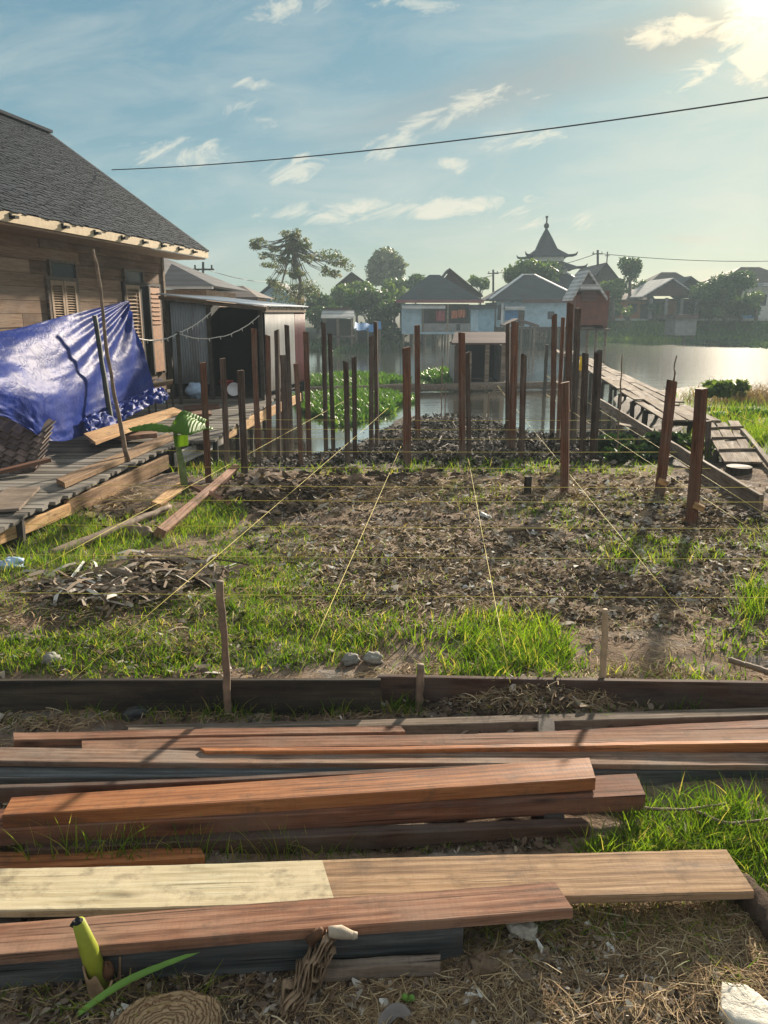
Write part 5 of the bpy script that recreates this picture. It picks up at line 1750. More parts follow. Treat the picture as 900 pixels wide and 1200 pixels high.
g_ = ghit(90, 1196)
long_leaf('grass_leaf', [g_ + Vector((0, 0, .01)), ony(150, 1152, g_.y + .05), ony(234, 1116, g_.y + .09)], .022, M['freshleaf'], 'long broad green grass leaf across the dark gap below the planks', 'leaf')
g_ = ghit(478, 1180)
for k, (dx_o, dy_o, dz_o) in enumerate(((-.014, .004, .016), (.013, -.002, .018), (.002, .012, .008))):
    e = g_ + Vector((dx_o, dy_o, dz_o))
    long_leaf('small_leaf', [g_ + Vector((0, 0, .012)), g_.lerp(e, .6) + Vector((0, 0, .012)), e], .016, M['freshleaf'], 'small fresh green seedling leaf in the straw at the lower border', 'leaf').__setitem__('group', 'seedling leaves')
g_ = ghit(10, 1160)
long_leaf('grass_leaf', [g_ + Vector((-.06, 0, .02)), g_ + Vector((-.02, .01, .025)), g_ + Vector((.015, .0, .0))], .014, M['sucker'], 'yellowed blade tip at the lower left border', 'leaf')
g_ = ghit(465, 1192)
M['greyleaf'] = m_plain('grey_dry_leaf', (.2, .18, .17), .8, .3, 14, .4)
long_leaf('dry_leaf', [g_ + Vector((-.035, -.035, .005)), g_ + Vector((0, -.015, .02)), g_ + Vector((.03, -.02, .005))], .035, M['greyleaf'], 'curled grey dry leaf at the lower border under the seedling', 'leaf', fold=.5)

for pts, lab in ((((815, 968), (852, 982), (905, 975)), 'bare dry twig in the grass behind the bleached plank at the right border'), (((735, 962), (790, 966), (850, 958)), 'thin dry twig lying in the grass right of the stacked beams'),
                 (((590, 624), (625, 621), (650, 624)), 'dark stick lying on the soil left of the stout post')):
    G_ = [ghit(*p_) + Vector((0, 0, .05 if pts[0][1] > 900 else .015)) for p_ in pts]
    stick('dry_twig', M['stick'], G_, .006 if pts[0][1] > 900 else .02, .003 if pts[0][1] > 900 else .015, lab, 'twig', n=6, wob=.003)
# ------------------------------------------------------------------ young banana plant
t = NT('banana_leaf')
v = t.vec((1, 1, 1), rnd=False)
wv = t.n.new('ShaderNodeTexWave'); wv.wave_type = 'BANDS'; wv.bands_direction = 'X'; wv.inputs['Scale'].default_value = 14; wv.inputs['Distortion'].default_value = 2.0
t.l.new(v, wv.inputs['Vector'])
f_ = t.math('ADD', t.math('MULTIPLY', t.noise(v, 9, 4, .6), .7), t.math('MULTIPLY', wv.outputs[0], .3))
col = t.ramp(f_, [(.3, (.045, .15, .014)), (.7, (.14, .3, .03))])
t.bump(wv.outputs[0], .5, .006)
t.done(col, .5, .3)
tr = t.n.new('ShaderNodeBsdfTranslucent'); tr.inputs[0].default_value = (.45, .62, .03, 1)
ms = t.n.new('ShaderNodeMixShader'); ms.inputs[0].default_value = .5
t.l.new(t.bsdf.outputs[0], ms.inputs[1]); t.l.new(tr.outputs[0], ms.inputs[2]); t.l.new(ms.outputs[0], t.out.inputs[0])
M['banana'] = t.m
M['bananastem'] = m_plain('banana_stem', (.16, .21, .08), .6, .45, 14, .3, .2)
bp = ghit(218, 578)
Yb = bp.y
ban = thing('banana_plant', 'young banana plant with a broad drooping green leaf beside the deck', 'banana plant', bp)
b = MB(); b.tube([bp + Vector((0, 0, -.05)), ony(213, 545, Yb), ony(207, 515, Yb - .03), ony(203, 498, Yb - .05)], [.034, .03, .02, .012], 12); b.build('stem', M['bananastem'], ban, smooth=True)
K = ony(206, 502, Yb - .05)


def sheet(fn, name, nu=20, nv=24):
    mb = MB(); mb.grid(fn, nu, nv); return mb.build(name, M['banana'], ban, smooth=True, solid=.0015)


# broad folded leaf: midrib from the stem over to the right, its near half hanging towards the camera
e1, e2, e3 = ony(206, 503, Yb - .05), ony(216, 486, Yb - .02), ony(240, 499, Yb + .02)
far_ = [ony(200, 500, Yb + .02), ony(214, 485, Yb + .1), ony(243, 493, Yb + .14)]
near_ = [ony(197, 504, Yb - .14), ony(219, 510, Yb - .3), ony(241, 503, Yb - .05)]
def bl_(u, v_):
    m_ = catmull([e1, e2, e3], v_); a = catmull(far_, v_); c_ = catmull(near_, v_)
    p = m_.lerp(a, 1 - u * 2) if u < .5 else m_.lerp(c_, (u - .5) * 2)
    return p + Vector((0, 0, .03 * math.sin(min(u, 1 - u) * 2 * math.pi) + .003 * math.sin(v_ * 60)))
sheet(bl_, 'leaf')
h0, h1 = ony(203, 510, Yb - .06), ony(220, 509, Yb - .08)
b0, b1 = ony(205, 524, Yb - .08), ony(221, 522, Yb - .1)
sheet(lambda u, v_: h0.lerp(h1, u).lerp(b0.lerp(b1, u), v_) + Vector((0, -.03 * math.sin(u * 3.1), .0)), 'leaf', 10, 10)
long_leaf('leaf', [K, ony(180, 496, Yb + .0), ony(150, 502, Yb + .02)], .17, M['banana'], None, None, ban, .3, 24, 1.0, .0015)
long_leaf('leaf', [K, ony(226, 494, Yb + .35), ony(252, 502, Yb + .5)], .15, M['banana'], None, None, ban, .3, 24, 1.0, .0015)
# ------------------------------------------------------------------ leafy plants


def leaf_cloud(clumps, size, val_mu=.5, up=.3):
    V, Q, A, o = [], [], [], 0
    for (c, r, n) in clumps:
        d = rng.normal(0, 1, (n, 3)); d /= np.linalg.norm(d, axis=1)[:, None]
        rad = rng.uniform(.25, 1, n) ** .45
        rad *= 1 + .25 * fbm(d[:, 0] * 2 + c[0], d[:, 2] * 2 + d[:, 1] * 3 + c[1], 1.5, 3, 5)
        p = np.array(c) + d * np.array(r) * rad[:, None]
        s_ = size * rng.uniform(.5, 1.4, n)
        a = rng.normal(0, 1, (n, 3)); a /= np.linalg.norm(a, axis=1)[:, None]
        t_ = np.cross(a, d + rng.normal(0, .5, (n, 3))); t_ /= np.linalg.norm(t_, axis=1)[:, None] + 1e-6
        v4 = np.stack([p - a * s_[:, None] * .75, p + t_ * s_[:, None] * .42, p + a * s_[:, None] * .75, p - t_ * s_[:, None] * .42], 1)
        V.append(v4.reshape(-1, 3)); Q.append(np.arange(n * 4).reshape(n, 4) + o); o += n * 4
        A.append(np.repeat(np.clip(val_mu + .3 * rng.normal(0, .5, n) + .12 * rng.normal(), 0, 1), 4))
    return np.concatenate(V), np.concatenate(Q), np.concatenate(A)


def tree(name, label, cat, base, trunk, r0, clumps, size, mt, bark='bark', group=None, limbs=True, mu=.5):
    base = Vector(base)
    T = thing(name, label, cat, base, 0, group)
    v, q, a = leaf_cloud(clumps, size, mu)
    v = v - np.array(base)
    link('crown', np_mesh('crown', v, q, a), M[mt], T)
    b = MB()
    tr_ = [Vector(p) for p in trunk]
    n = len(tr_)
    b.tube(tr_, [r0 * (1 - .6 * i / max(1, n - 1)) for i in range(n)], 9)
    if limbs:
        for (c, r, k) in clumps:
            c = Vector(c); s_ = tr_[-1].lerp(tr_[max(0, n - 2)], R.uniform(0, .9))
            m_ = s_.lerp(c, .5) + Vector((0, 0, -.08 * (c - s_).length))
            b.tube([s_, m_, c], [r0 * .22, r0 * .14, r0 * .05], 6)
    b.build('trunk', M[bark], T, smooth=True)
    return T


M['bark'] = m_plain('grey_brown_bark', (.11, .09, .075), .9, .35, 6, .5)
M['crown'] = m_leaf('crown_leaves', [(0, (.02, .045, .012)), (.5, (.045, .09, .022)), (1, (.1, .15, .035))], .4, .5)
M['crownlight'] = m_leaf('light_crown_leaves', [(0, (.05, .085, .02)), (.5, (.1, .16, .04)), (1, (.18, .24, .07))], .45, .5)
M['crownpale'] = m_leaf('pale_crown_leaves', [(0, (.08, .1, .07)), (.5, (.14, .17, .11)), (1, (.22, .25, .17))], .35, .5)
M['crownrust'] = m_leaf('rusty_crown_leaves', [(0, (.05, .07, .035)), (.5, (.1, .125, .06)), (.8, (.17, .15, .09)), (1, (.24, .15, .09))], .5, .5)


def clump(px, py, rx, ry, Y, n, dep=None):
    c = ony(px, py, Y); k = Y / F / .98
    return ((c.x, c.y, c.z), (rx * k, (dep or rx * .9) * k, ry * k), n)


# spreading tree in flat tiers
Yt = 41
base = Vector((ony(343, 405, Yt).x, Yt, .1))
tiers = [(341, 275, 13, 3.5, 300), (305, 285, 15, 3, 260), (298, 288, 8, 2.5, 120), (340, 293, 27, 3.2, 520), (372, 300, 28, 3.4, 520), (329, 308, 24, 3, 460), (397, 310, 16, 3, 260),
         (346, 321, 26, 3.4, 480), (384, 319, 17, 3, 280), (313, 300, 10, 2.5, 130), (345, 335, 22, 4, 420), (338, 348, 24, 5, 480), (362, 345, 14, 5, 260), (355, 285, 12, 3, 180), (318, 330, 10, 3, 120)]
tree('tropical_almond_tree', 'spreading tree with flat leafy tiers rising behind the tin shed', 'tree', base,
     [base, ony(350, 370, Yt), ony(352, 330, Yt), ony(344, 300, Yt), ony(341, 274, Yt)], .13, [clump(a[0], a[1], a[2], a[3], Yt + R.uniform(-.5, .5), int(a[4] * .9)) for t0 in tiers for a in [(t0[0] + R.uniform(-.75, .75) * t0[2], t0[1] + R.uniform(-1.5, 1.5) * t0[3], t0[2] * R.uniform(.25, .55), t0[3] * R.uniform(.7, 1.5), t0[4] * .34) for _ in range(6)]], .075, 'crownrust', mu=.5)
# pale round tree far off
Yt = 75
base = Vector((ony(452, 372, Yt).x, Yt, .3))
tree('round_tree', 'pale round crowned tree rising far behind the bushes', 'tree', base, [base, ony(452, 345, Yt), ony(451, 310, Yt)], .2,
     [clump(a, b_, r, s_, Yt, n) for a, b_, r, s_, n in ((452, 303, 15, 11, 620), (439, 314, 11, 12, 420), (466, 314, 10, 12, 420), (452, 320, 20, 12, 720), (444, 328, 14, 6, 260), (462, 328, 12, 6, 260))], .26, 'crownpale')
# dark and light bushes on the far left bank
for i, (px, py, rx, ry, Y, n, mt, lab) in enumerate([
        (432, 356, 30, 20, 52, 1900, 'crown', 'broad dark rounded bush tree left of the blue stilt house'), (396, 352, 22, 16, 54, 1100, 'crownlight', 'light green bush behind the grey roofed shelter'),
        (462, 346, 16, 14, 56, 700, 'crownlight', 'light green bush touching the blue stilt house roof'), (487, 330, 13, 12, 66, 600, 'crown', 'dark tree top behind the left roof slope of the blue stilt house'),
        (372, 358, 18, 18, 50, 900, 'crown', 'dark bush behind the trunk of the spreading tree'), (470, 334, 22, 9, 68, 600, 'crown', 'low tree top under the pale round tree'), (448, 388, 26, 14, 49, 1000, 'crown', 'dark shrub at the water left of the blue stilt house'),
        (563, 330, 12, 9, 62, 400, 'crown', 'small tree top behind the annex of the blue stilt house'), (405, 392, 24, 16, 46, 1000, 'darkweed', 'dark shrub under the grey roofed shelter'),
        (614, 316, 22, 13, 56, 1100, 'crownlight', 'leafy green tree between the hip roofed house and the tower'), (640, 318, 26, 14, 57, 900, 'crown', 'green tree before the foot of the tiered tower'), (600, 322, 12, 12, 55, 450, 'crownlight', 'leafy tree edge above the left roof slope of the hip roofed house'),
        (385, 372, 26, 14, 47, 1200, 'crown', 'dark hedge bush behind the legs of the grey roofed shelter'), (452, 368, 20, 16, 50, 1100, 'crown', 'dense dark bush against the left wall of the blue stilt house'), (418, 340, 22, 10, 58, 800, 'crownlight', 'light tree mass below the far brown gable')]):
    base = Vector((ony(px, 380, Y).x, Y, .2))
    tree('bush' if py > 340 else 'tree', lab, 'bush' if py > 340 else 'tree', base, [base, ony(px, py + ry * .4, Y)], .12,
         [clump(px + R.uniform(-.6, .6) * rx, py + R.uniform(-.45, .45) * ry, rx * .55, ry * .6, Y + R.uniform(-1, 1), n // 6) for _ in range(7)], .2, mt)
# trees on the right bank
for px, py, rx, ry, Y, n, mt, lab, nm in [
        (738, 316, 14, 14, 63, 1300, 'crown', 'dark round topped tree left of the tall thin pole', 'tree'), (718, 338, 17, 16, 58, 1300, 'crownlight', 'pale green feathery tree with a forked light trunk', 'tree'),
        (848, 342, 36, 24, 59, 3600, 'crown', 'wide dark bushy tree on the right bank before the houses', 'tree'), (886, 352, 10, 12, 59, 350, 'crownlight', 'small light bush at the right border by the blue door', 'bush'),
        (756, 336, 8, 8, 66, 240, 'crown', 'little tree top left of the porch house', 'tree'), (736, 366, 6, 8, 58.5, 240, 'crownlight', 'small yellow green shrub by the orange wall', 'bush'), (832, 366, 16, 8, 58.5, 500, 'crown', 'low dark shrub on the right bank edge', 'bush'),
        (770, 362, 12, 9, 60.3, 500, 'crown', 'bushy shrub in front of the porch house', 'bush'), (712, 360, 16, 12, 60.5, 700, 'crown', 'dark bush at the foot of the brown house', 'bush'), (822, 352, 14, 16, 60.8, 800, 'crown', 'tall bush filling the gap right of the porch house', 'bush'),
        (868, 356, 22, 14, 60.2, 1100, 'crown', 'dense bush under the eave of the large brown roofed house', 'bush'), (748, 342, 14, 12, 67, 500, 'crown', 'tree mass rising behind the orange house', 'tree')]:
    base = Vector((ony(px, 376, Y).x, Y, .9))
    tr_ = [base, ony(px, min(368, py + ry * .7), Y), ony(px, py, Y)]
    tree(nm, lab, 'bush' if nm == 'bush' else 'tree', base, tr_, .16, [clump(px + R.uniform(-.65, .65) * rx, py + R.uniform(-.6, .6) * ry, rx * .48, ry * .48, Y + R.uniform(-1, 1), n // 6) for _ in range(11)], .15, mt)
# near right bank thicket
for px, py, rx, ry, Y, n, mt, lab, s_ in [
        (848, 456, 22, 11, 15.0, 620, 'crownlight', 'leafy green shrub at the water edge right of the walkway', .09), (886, 462, 30, 13, 15.5, 0, 'crown', '', .07),
        (874, 492, 34, 13, 12.2, 1300, 'hyacinth', 'broad leaved creeper patch beside the walkway ramp', .09), (706, 528, 26, 20, 9.2, 900, 'darkweed', 'dark weedy bush under the walkway behind the broad grey post', .06),
        (745, 532, 30, 14, 8.6, 900, 'darkweed', 'low dark weeds in the shade under the walkway', .06), (790, 520, 30, 16, 9.2, 900, 'darkweed', 'dark weeds below the walkway behind the two leaning posts', .06), (575, 553, 44, 6, 7.9, 420, 'darkweed', 'low green weed cushion at the mud edge below the floating hut', .035)]:
    if not n: continue
    base = ony(px, py + ry, Y)
    tree('shrub', lab, 'shrub', base, [base, ony(px, py, Y)], .02, [clump(px + R.uniform(-1, 1) * rx, py + R.uniform(-.6, .5) * ry, rx * R.uniform(.25, .5), ry * R.uniform(.25, .6), Y + R.uniform(-.4, .4), n // 6) for _ in range(10)], s_, mt)
c = ony(885, 470, 15.5)
p = rng.normal(0, 1, (2600, 3)) * np.array([.55, .5, .13]) + np.array([c.x, c.y, c.z - .12])
v, q, a = blades(p, rng.uniform(.15, .5, 2600), rng.uniform(.008, .02, 2600), rng.uniform(.5, 1.4, 2600), np.clip(rng.normal(.35, .2, 2600), 0, 1))
tag(link('dead_brush', np_mesh('dead_brush', v, q, a), M['straw']), 'dead brown brush heaped on the right bank at the border', 'brush', kind='stuff')


# floating plants
def floaters(label, cx, cy, rx, ry, n, h0, h1, w0, mt='hyacinth'):
    a = rng.uniform(0, 2 * np.pi, n); r = np.sqrt(rng.uniform(0, 1, n)) * (1 + .2 * np.sin(a * 3) + .12 * np.sin(a * 7))
    c = onz(cx, cy, WATER); A_, B_ = onz(cx + rx, cy, WATER), onz(cx, cy - ry, WATER); ex, ey = A_.x - c.x, B_.y - c.y
    p = np.stack([c.x + np.cos(a) * r * ex, c.y + np.sin(a) * r * ey, np.full(n, WATER + .01)], -1)
    hh = rng.uniform(h0, h1, n) * (1.1 - .5 * r)
    vs, qs, at = blades(p, hh, w0 * rng.uniform(.6, 1.4, n), rng.uniform(.2, .9, n), np.clip(rng.normal(.5, .22, n) - .15 * (hh < h0), 0, 1))
    o = link('water_plants', np_mesh('water_plants', vs - np.array([c.x, c.y, WATER]), qs, at), M[mt])
    o.location = (c.x, c.y, WATER)
    return tag(o, label, 'water plants', 'floating water plant patches')


floaters('largest floating green weed patch on the river behind the thin post pairs', 412, 474, 66, 14, 9000, .08, .36, .055)
floaters('green weed patch behind the floating log at the left', 412, 448, 58, 7, 4500, .12, .4, .06)
floaters('bright green weed patch left of the floating hut', 520, 444, 22, 6, 1500, .15, .45, .07)
floaters('low weed patch in the glittering water on the right', 862, 404, 34, 4, 1300, .15, .5, .16, 'darkweed')
floaters('thin weed strip in front of the far left bank', 400, 407, 70, 4, 1500, .3, .8, .2, 'darkweed')
# reeds on the far right bank
n = 9000
px = rng.uniform(690, 800, n); yy = rng.uniform(54.3, 60.4, n)
xx = (px - CX) / F * (yy * CP + .6 * SP)
p = np.stack([xx, yy, np.maximum(terr(xx, yy), WATER)], -1)
v, q, a = blades(p, rng.uniform(.15, .45, n), rng.uniform(.03, .08, n), rng.uniform(.2, .8, n), np.clip(rng.normal(.45, .2, n), 0, .84))
n = 5000
px = rng.uniform(800, 960, n); yy = rng.uniform(56, 60.4, n); xx = (px - CX) / F * (yy * CP + .6 * SP)
p = np.stack([xx, yy, np.maximum(terr(xx, yy), WATER)], -1)
v2, q2, a2 = blades(p, rng.uniform(.15, .5, n), rng.uniform(.03, .09, n), rng.uniform(.2, .8, n), np.clip(rng.normal(.15, .2, n), 0, .84))
v, q, a = join([(v, q, a), (v2, q2, a2)])
tag(link('bank_grass', np_mesh('bank_grass', v, q, a), M['grass']), 'green grass on the far right river bank', 'grass', kind='stuff')

# ------------------------------------------------------------------ houses across the water
def mk_roofmat(name, c):
    t = NT(name)
    geo = t.n.new('ShaderNodeNewGeometry')
    wv = t.n.new('ShaderNodeTexWave'); wv.wave_type = 'BANDS'; wv.bands_direction = 'Z'; wv.inputs['Scale'].default_value = 2.2; wv.inputs['Distortion'].default_value = .6
    t.l.new(geo.outputs['Position'], wv.inputs['Vector'])
    n = t.noise(geo.outputs['Position'], 1.3, 6, .65)
    f = t.math('ADD', t.math('MULTIPLY', n, .75), t.math('MULTIPLY', wv.outputs[0], .25))
    return t.done(t.ramp(f, [(.3, tuple(x * .6 for x in c)), (.7, tuple(x * 1.35 for x in c))]), .75, .3)


M['roof_slate'] = mk_roofmat('dark_slate_roof', (.042, .046, .056))
M['roof_brown'] = mk_roofmat('brown_tile_roof', (.075, .052, .046))
M['roof_rust'] = mk_roofmat('rusty_sheet_roof', (.085, .048, .046))
M['roof_tin'] = mk_roofmat('pale_tin_roof', (.42, .42, .42))
M['blue_wall'] = m_plain('pale_blue_boards', (.3, .42, .5), .75, .22, 3, .15)
M['blue2'] = m_plain('faded_blue_boards', (.2, .33, .42), .75, .25, 3, .15)
M['grey_wall'] = m_plain('grey_boards', (.2, .2, .2), .8, .3, 3, .15)
M['white_wall'] = m_plain('whitewashed_wall', (.62, .62, .58), .8, .15, 3, .1)
M['orange_wall'] = m_plain('orange_wall', (.5, .22, .1), .8, .2, 3, .1)
M['red_wall'] = m_plain('red_brown_boards', (.13, .05, .036), .8, .3, 4, .2)
M['dark_wall'] = m_plain('dark_brown_boards', (.075, .05, .042), .85, .3, 4, .2)
M['bluedoor'] = m_plain('blue_door', (.06, .2, .38), .6, .2, 4, .1)
M['trim'] = m_plain('white_trim', (.7, .7, .7), .6, .1, 4, 0)
M['cloth_red'] = m_plain('red_cloth', (.26, .05, .06), .8, .2, 6, .2)
M['cloth_or'] = m_plain('orange_cloth', (.36, .11, .05), .8, .2, 6, .2)
M['cloth_blue'] = m_plain('blue_cloth', (.05, .18, .4), .7, .25, 6, .2)
M['glassdark'] = m_plain('dark_window_glass', (.03, .035, .04), .25, .2, 3, 0)


def rect(mb, x0, y0, x1, y1, Y, dep, off=0.0, **k):
    a, b_ = ony(x0, y0, Y), ony(x1, y1, Y)
    return mb.span((a.x, Y + off, b_.z), (b_.x, Y + off + dep, a.z), **k)


def part(T, name, mt, *rects):
    mb = MB()
    for r in rects: rect(mb, *r)
    return mb.build(name, M[mt], T)


def hip(mb, x0, x1, ye, yr, rx0, rx1, Y, dep, th=.08, over=.35):
    """hipped or gabled roof: eave from pixel x0 to x1 at ye, ridge from rx0 to rx1 at yr"""
    A_, B_ = ony(x0, ye, Y - over), ony(x1, ye, Y - over)
    z0 = A_.z
    Ym = Y + dep / 2
    C_, D_ = ony(rx0, yr, Ym), ony(rx1, yr, Ym)
    Yb = Y + dep + over
    v_ = [(A_.x, Y - over, z0), (B_.x, Y - over, z0), (B_.x, Yb, z0), (A_.x, Yb, z0), tuple(C_), tuple(D_), ]
    f = [(0, 1, 5, 4), (1, 2, 5), (2, 3, 4, 5), (3, 0, 4), (3, 2, 1, 0)]
    mb.add(v_, f)
    mb.add([(A_.x, Y - over - .02, z0 - .12), (B_.x, Y - over - .02, z0 - .12), (B_.x, Y - over, z0 + .001), (A_.x, Y - over, z0 + .001)], [(0, 1, 2, 3)])
    return mb


def gable(mb, x0, x1, ye, xr, yr, Y, dep, over=.3, ym_=None):
    """roof whose gable faces the river: apex at (xr, yr)"""
    A_, B_, P_ = ony(x0, ye, Y - over), ony(x1, ye, Y - over), ony(xr, yr, Y - over)
    t_ = .1
    Yb = Y + dep
    for q_ in (A_, B_):
        lo = [q_, P_, Vector((P_.x, Yb, P_.z)), Vector((q_.x, Yb, q_.z))]
        mb.hexa(lo, [p + Vector((0, 0, t_)) for p in lo])
    return mb


def gable_wall(mb, x0, x1, ye, xr, yr, Y, th=.1):
    A_, B_, P_ = ony(x0, ye, Y), ony(x1, ye, Y), ony(xr, yr, Y)
    lo = [A_, B_, P_]
    return mb.hexa(lo, [p + Vector((0, th, 0)) for p in lo])


def stilts(T, xs_, y0, Y, rows=(0, 2.0), r_=.06, name='stilt'):
    for x in xs_:
        for d in rows:
            p = ony(x, y0, Y); mb = MB(); mb.tube([(p.x, Y + d + .1, -1.3), (p.x, Y + d + .1, p.z + .02)], r_, 6); mb.build(name, M['greywood'], T)


def ridge_bar(mb, pts, w_=.16):
    for p, q_ in zip(pts[:-1], pts[1:]): mb.bar(p, q_, w_, .07)


def base_of(px, py, Y): return ony(px, py, Y)


# blue stilt house
Y = 47.0
T = thing('stilt_house', 'blue boarded stilt house over the water under a broad grey hipped roof', 'house', base_of(524, 404, Y))
mb = MB(); hip(mb, 464, 566, 352, 322, 503, 515, Y, 5.5); rf = mb.build('roof', M['roof_slate'], T)
mb = MB(); gable(mb, 503, 566, 348, 527, 316, Y + 3.5, 3.2); gable_wall(mb, 505, 563, 347, 527, 318, Y + 3.5); mb.build('rear_gable', M['roof_brown'], rf)
part(T, 'wall', 'blue_wall', (471, 356, 494, 389, Y, .1), (471, 389.2, 578, 391.5, Y, 5.0))
part(T, 'porch_wall', 'dark_wall', (494.1, 356, 551.5, 389, Y, .1, 1.2))
part(T, 'rear_wall', 'grey_wall', (471, 356, 578, 389, Y, .1, 5.0))
part(T, 'side_wall', 'blue2', (471, 356, 472.5, 389, Y, 4.9, .1))
part(T, 'railing', 'grey_wall', (494.1, 379, 551.5, 389, Y, .06))
part(T, 'fascia', 'tin_maroon', (464, 351.5, 566, 355, Y, .05, -.42))
part(T, 'awning', 'roof_tin', (471, 358, 521, 362, Y, .5, -.6))
part(T, 'annex', 'blue2', (551.6, 362, 579, 389, Y, 3.0))
part(T, 'annex_panel', 'blue_wall', (552, 363, 560, 388, Y, .03, -.04))
part(T, 'annex_roof', 'roof_slate', (548, 357, 582, 361.8, Y, 3.6, -.4))
part(T, 'window', 'glassdark', (496, 364, 504, 378, Y, .05, 1.1), (535, 380, 539, 387, Y, .05, -.06))
part(T, 'porch_post', 'greywood', (495, 356, 496.3, 389, Y, .07, -.08)); part(T, 'porch_post', 'greywood', (524, 356, 525.3, 389, Y, .07, -.08))
stilts(T, (473, 484, 498, 513, 525, 538, 551, 564, 577), 391.5, Y, (0, 2.2, 4.4))
for x0, y0, x1, y1, mt, lab in ((511, 364, 521, 376, 'cloth_red', 'dark red cloth hanging on the porch of the blue stilt house'), (529, 364, 536, 373, 'cloth_or', 'orange cloth hanging on the porch, left of two'), (537, 363, 545, 372, 'cloth_or', 'orange cloth hanging on the porch, right of two')):
    A_, B_ = ony(x0, y0, Y - .1), ony(x1, y1, Y - .1)
    mb = MB(); mb.grid(lambda u, v_: Vector((A_.x + (B_.x - A_.x) * u, Y - .14 + .03 * math.sin(u * 14 + v_ * 2), A_.z + (B_.z - A_.z) * v_)), 16, 6)
    tag(mb.build('hanging_cloth', M[mt], solid=.01), lab, 'cloth', 'laundry on the porch')
# hip roofed grey house
Y = 50.0
T = thing('stilt_house', 'pale blue grey house with white ridge lines on its dark hipped roof', 'house', base_of(628, 404, Y))
mb = MB(); hip(mb, 574, 684, 351, 322.5, 613, 626, Y, 6.0); rf = mb.build('roof', M['roof_slate'], T)
Ym = Y + 3; A_, B_, C_, D_ = ony(574, 351, Y - .35), ony(684, 351, Y - .35), ony(613, 322.5, Ym), ony(626, 322.5, Ym)
mb = MB(); up_ = Vector((0, 0, .05)); ridge_bar(mb, [A_ + up_, C_ + up_, D_ + up_, B_ + up_]); mb.build('ridge_trim', M['trim'], rf)
part(T, 'wall', 'blue_wall', (582, 354, 678, 383, Y, .1)); part(T, 'rear_wall', 'grey_wall', (582, 354, 678, 383, Y, .1, 5.5)); part(T, 'side_wall', 'grey_wall', (582, 354, 584, 383, Y, 5.3, .1)); part(T, 'side_wall', 'grey_wall', (676, 354, 678, 383, Y, 5.3, .1))
part(T, 'floor', 'dark_wall', (580, 383.1, 680, 386, Y, 6, -.2))
part(T, 'fascia', 'roof_rust', (611, 351, 684, 355, Y, .06, -.44))
part(T, 'awning', 'roof_tin', (590, 359, 613, 363, Y, .7, -.75))
part(T, 'window', 'glassdark', (583.5, 357, 587.5, 375, Y, .03, -.04)); part(T, 'window', 'glassdark', (642, 365, 649, 374, Y, .03, -.04)); part(T, 'window', 'cloth_blue', (592, 364, 607, 375, Y, .03, -.04))
part(T, 'door', 'dark_wall', (607.2, 364, 614, 382, Y, .03, -.04))
part(T, 'corner_post', 'trim', (587.6, 355, 589.3, 383, Y, .05, -.06))
stilts(T, (584, 598, 612, 626, 640, 655, 670), 386, Y, (0, 2.5, 5))
part(T, 'lattice', 'greywood', (624, 389, 642, 390, Y, .05, -.02), (624, 394, 642, 395, Y, .05, -.02), (628, 386.2, 629, 402, Y, .05, .04), (634, 386.2, 635, 402, Y, .05, .04))
mb = MB(); gable(mb, 592, 632, 383, 608, 375.5, 44, 1.6); T2 = thing('boat_shelter', 'small rust roofed shelter on poles in front of the hip roofed house', 'shelter', base_of(612, 404, 44)); mb.build('roof', M['roof_rust'], T2)
stilts(T2, (596, 612, 627), 380, 44.2, (0, 1.2), .05, 'pole')
# tiered mosque tower
Y = 62.0
def ring4(px0, px1, py, Yc):
    a, b_ = ony(px0, py, Yc), ony(px1, py, Yc); h_ = (b_.x - a.x) / 2; cx_ = (a.x + b_.x) / 2
    return [Vector((cx_ + sx * h_, Yc + sy * h_, a.z)) for sx, sy in ((-1, -1), (1, -1), (1, 1), (-1, 1))]
T = thing('mosque_tower', 'tall tiered mosque roof with upturned eaves and a pointed spire', 'mosque', base_of(640, 370, Y))
def loft(mb, rings):
    n = len(rings[0]); vs = [p for r in rings for p in r]
    fs = [(i * n + k, i * n + (k + 1) % n, (i + 1) * n + (k + 1) % n, (i + 1) * n + k) for i in range(len(rings) - 1) for k in range(n)]
    fs += [tuple(reversed(range(n))), tuple(range((len(rings) - 1) * n, len(rings) * n))]
    return mb.add(vs, fs)
mb = MB(); loft(mb, [ring4(617, 663, 302, Y), ring4(618, 662, 300, Y), ring4(629, 651, 292, Y), ring4(634, 646, 279, Y), ring4(639.3, 641.3, 268, Y)]); mb.build('spire_roof', M['roof_slate'], T)
mb = MB(); loft(mb, [ring4(623, 657, 307, Y), ring4(623, 657, 301.8, Y)]); mb.build('upper_drum', M['white_wall'], T)
mb = MB(); loft(mb, [ring4(610, 672, 316, Y), ring4(612, 670, 314, Y), ring4(625, 655, 306.8, Y)]); mb.build('middle_roof', M['roof_slate'], T)
mb = MB(); loft(mb, [ring4(620, 660, 322, Y), ring4(620, 660, 315.8, Y)]); dr_ = mb.build('lower_drum', M['white_wall'], T)
mb = MB()
for x in (624, 633, 642, 650): rect(mb, x, 316.5, x + 5, 321.5, Y, .05, -(ony(660, 318, Y).x - ony(620, 318, Y).x) / 2 - .06)
mb.build('drum_windows', M['glassdark'], dr_)
mb = MB(); loft(mb, [ring4(578, 700, 352, Y), ring4(579, 699, 350, Y), ring4(621, 659, 321, Y)]); mb.build('lower_roof', M['roof_slate'], T)
lr = ring4(579, 699, 350, Y); tr2 = ring4(621, 659, 321, Y)
mb = MB(); ridge_bar(mb, [lr[1] + up_, tr2[1] + up_]); ridge_bar(mb, [lr[0] + up_, tr2[0] + up_]); mb.build('ridge_trim', M['trim'], T)
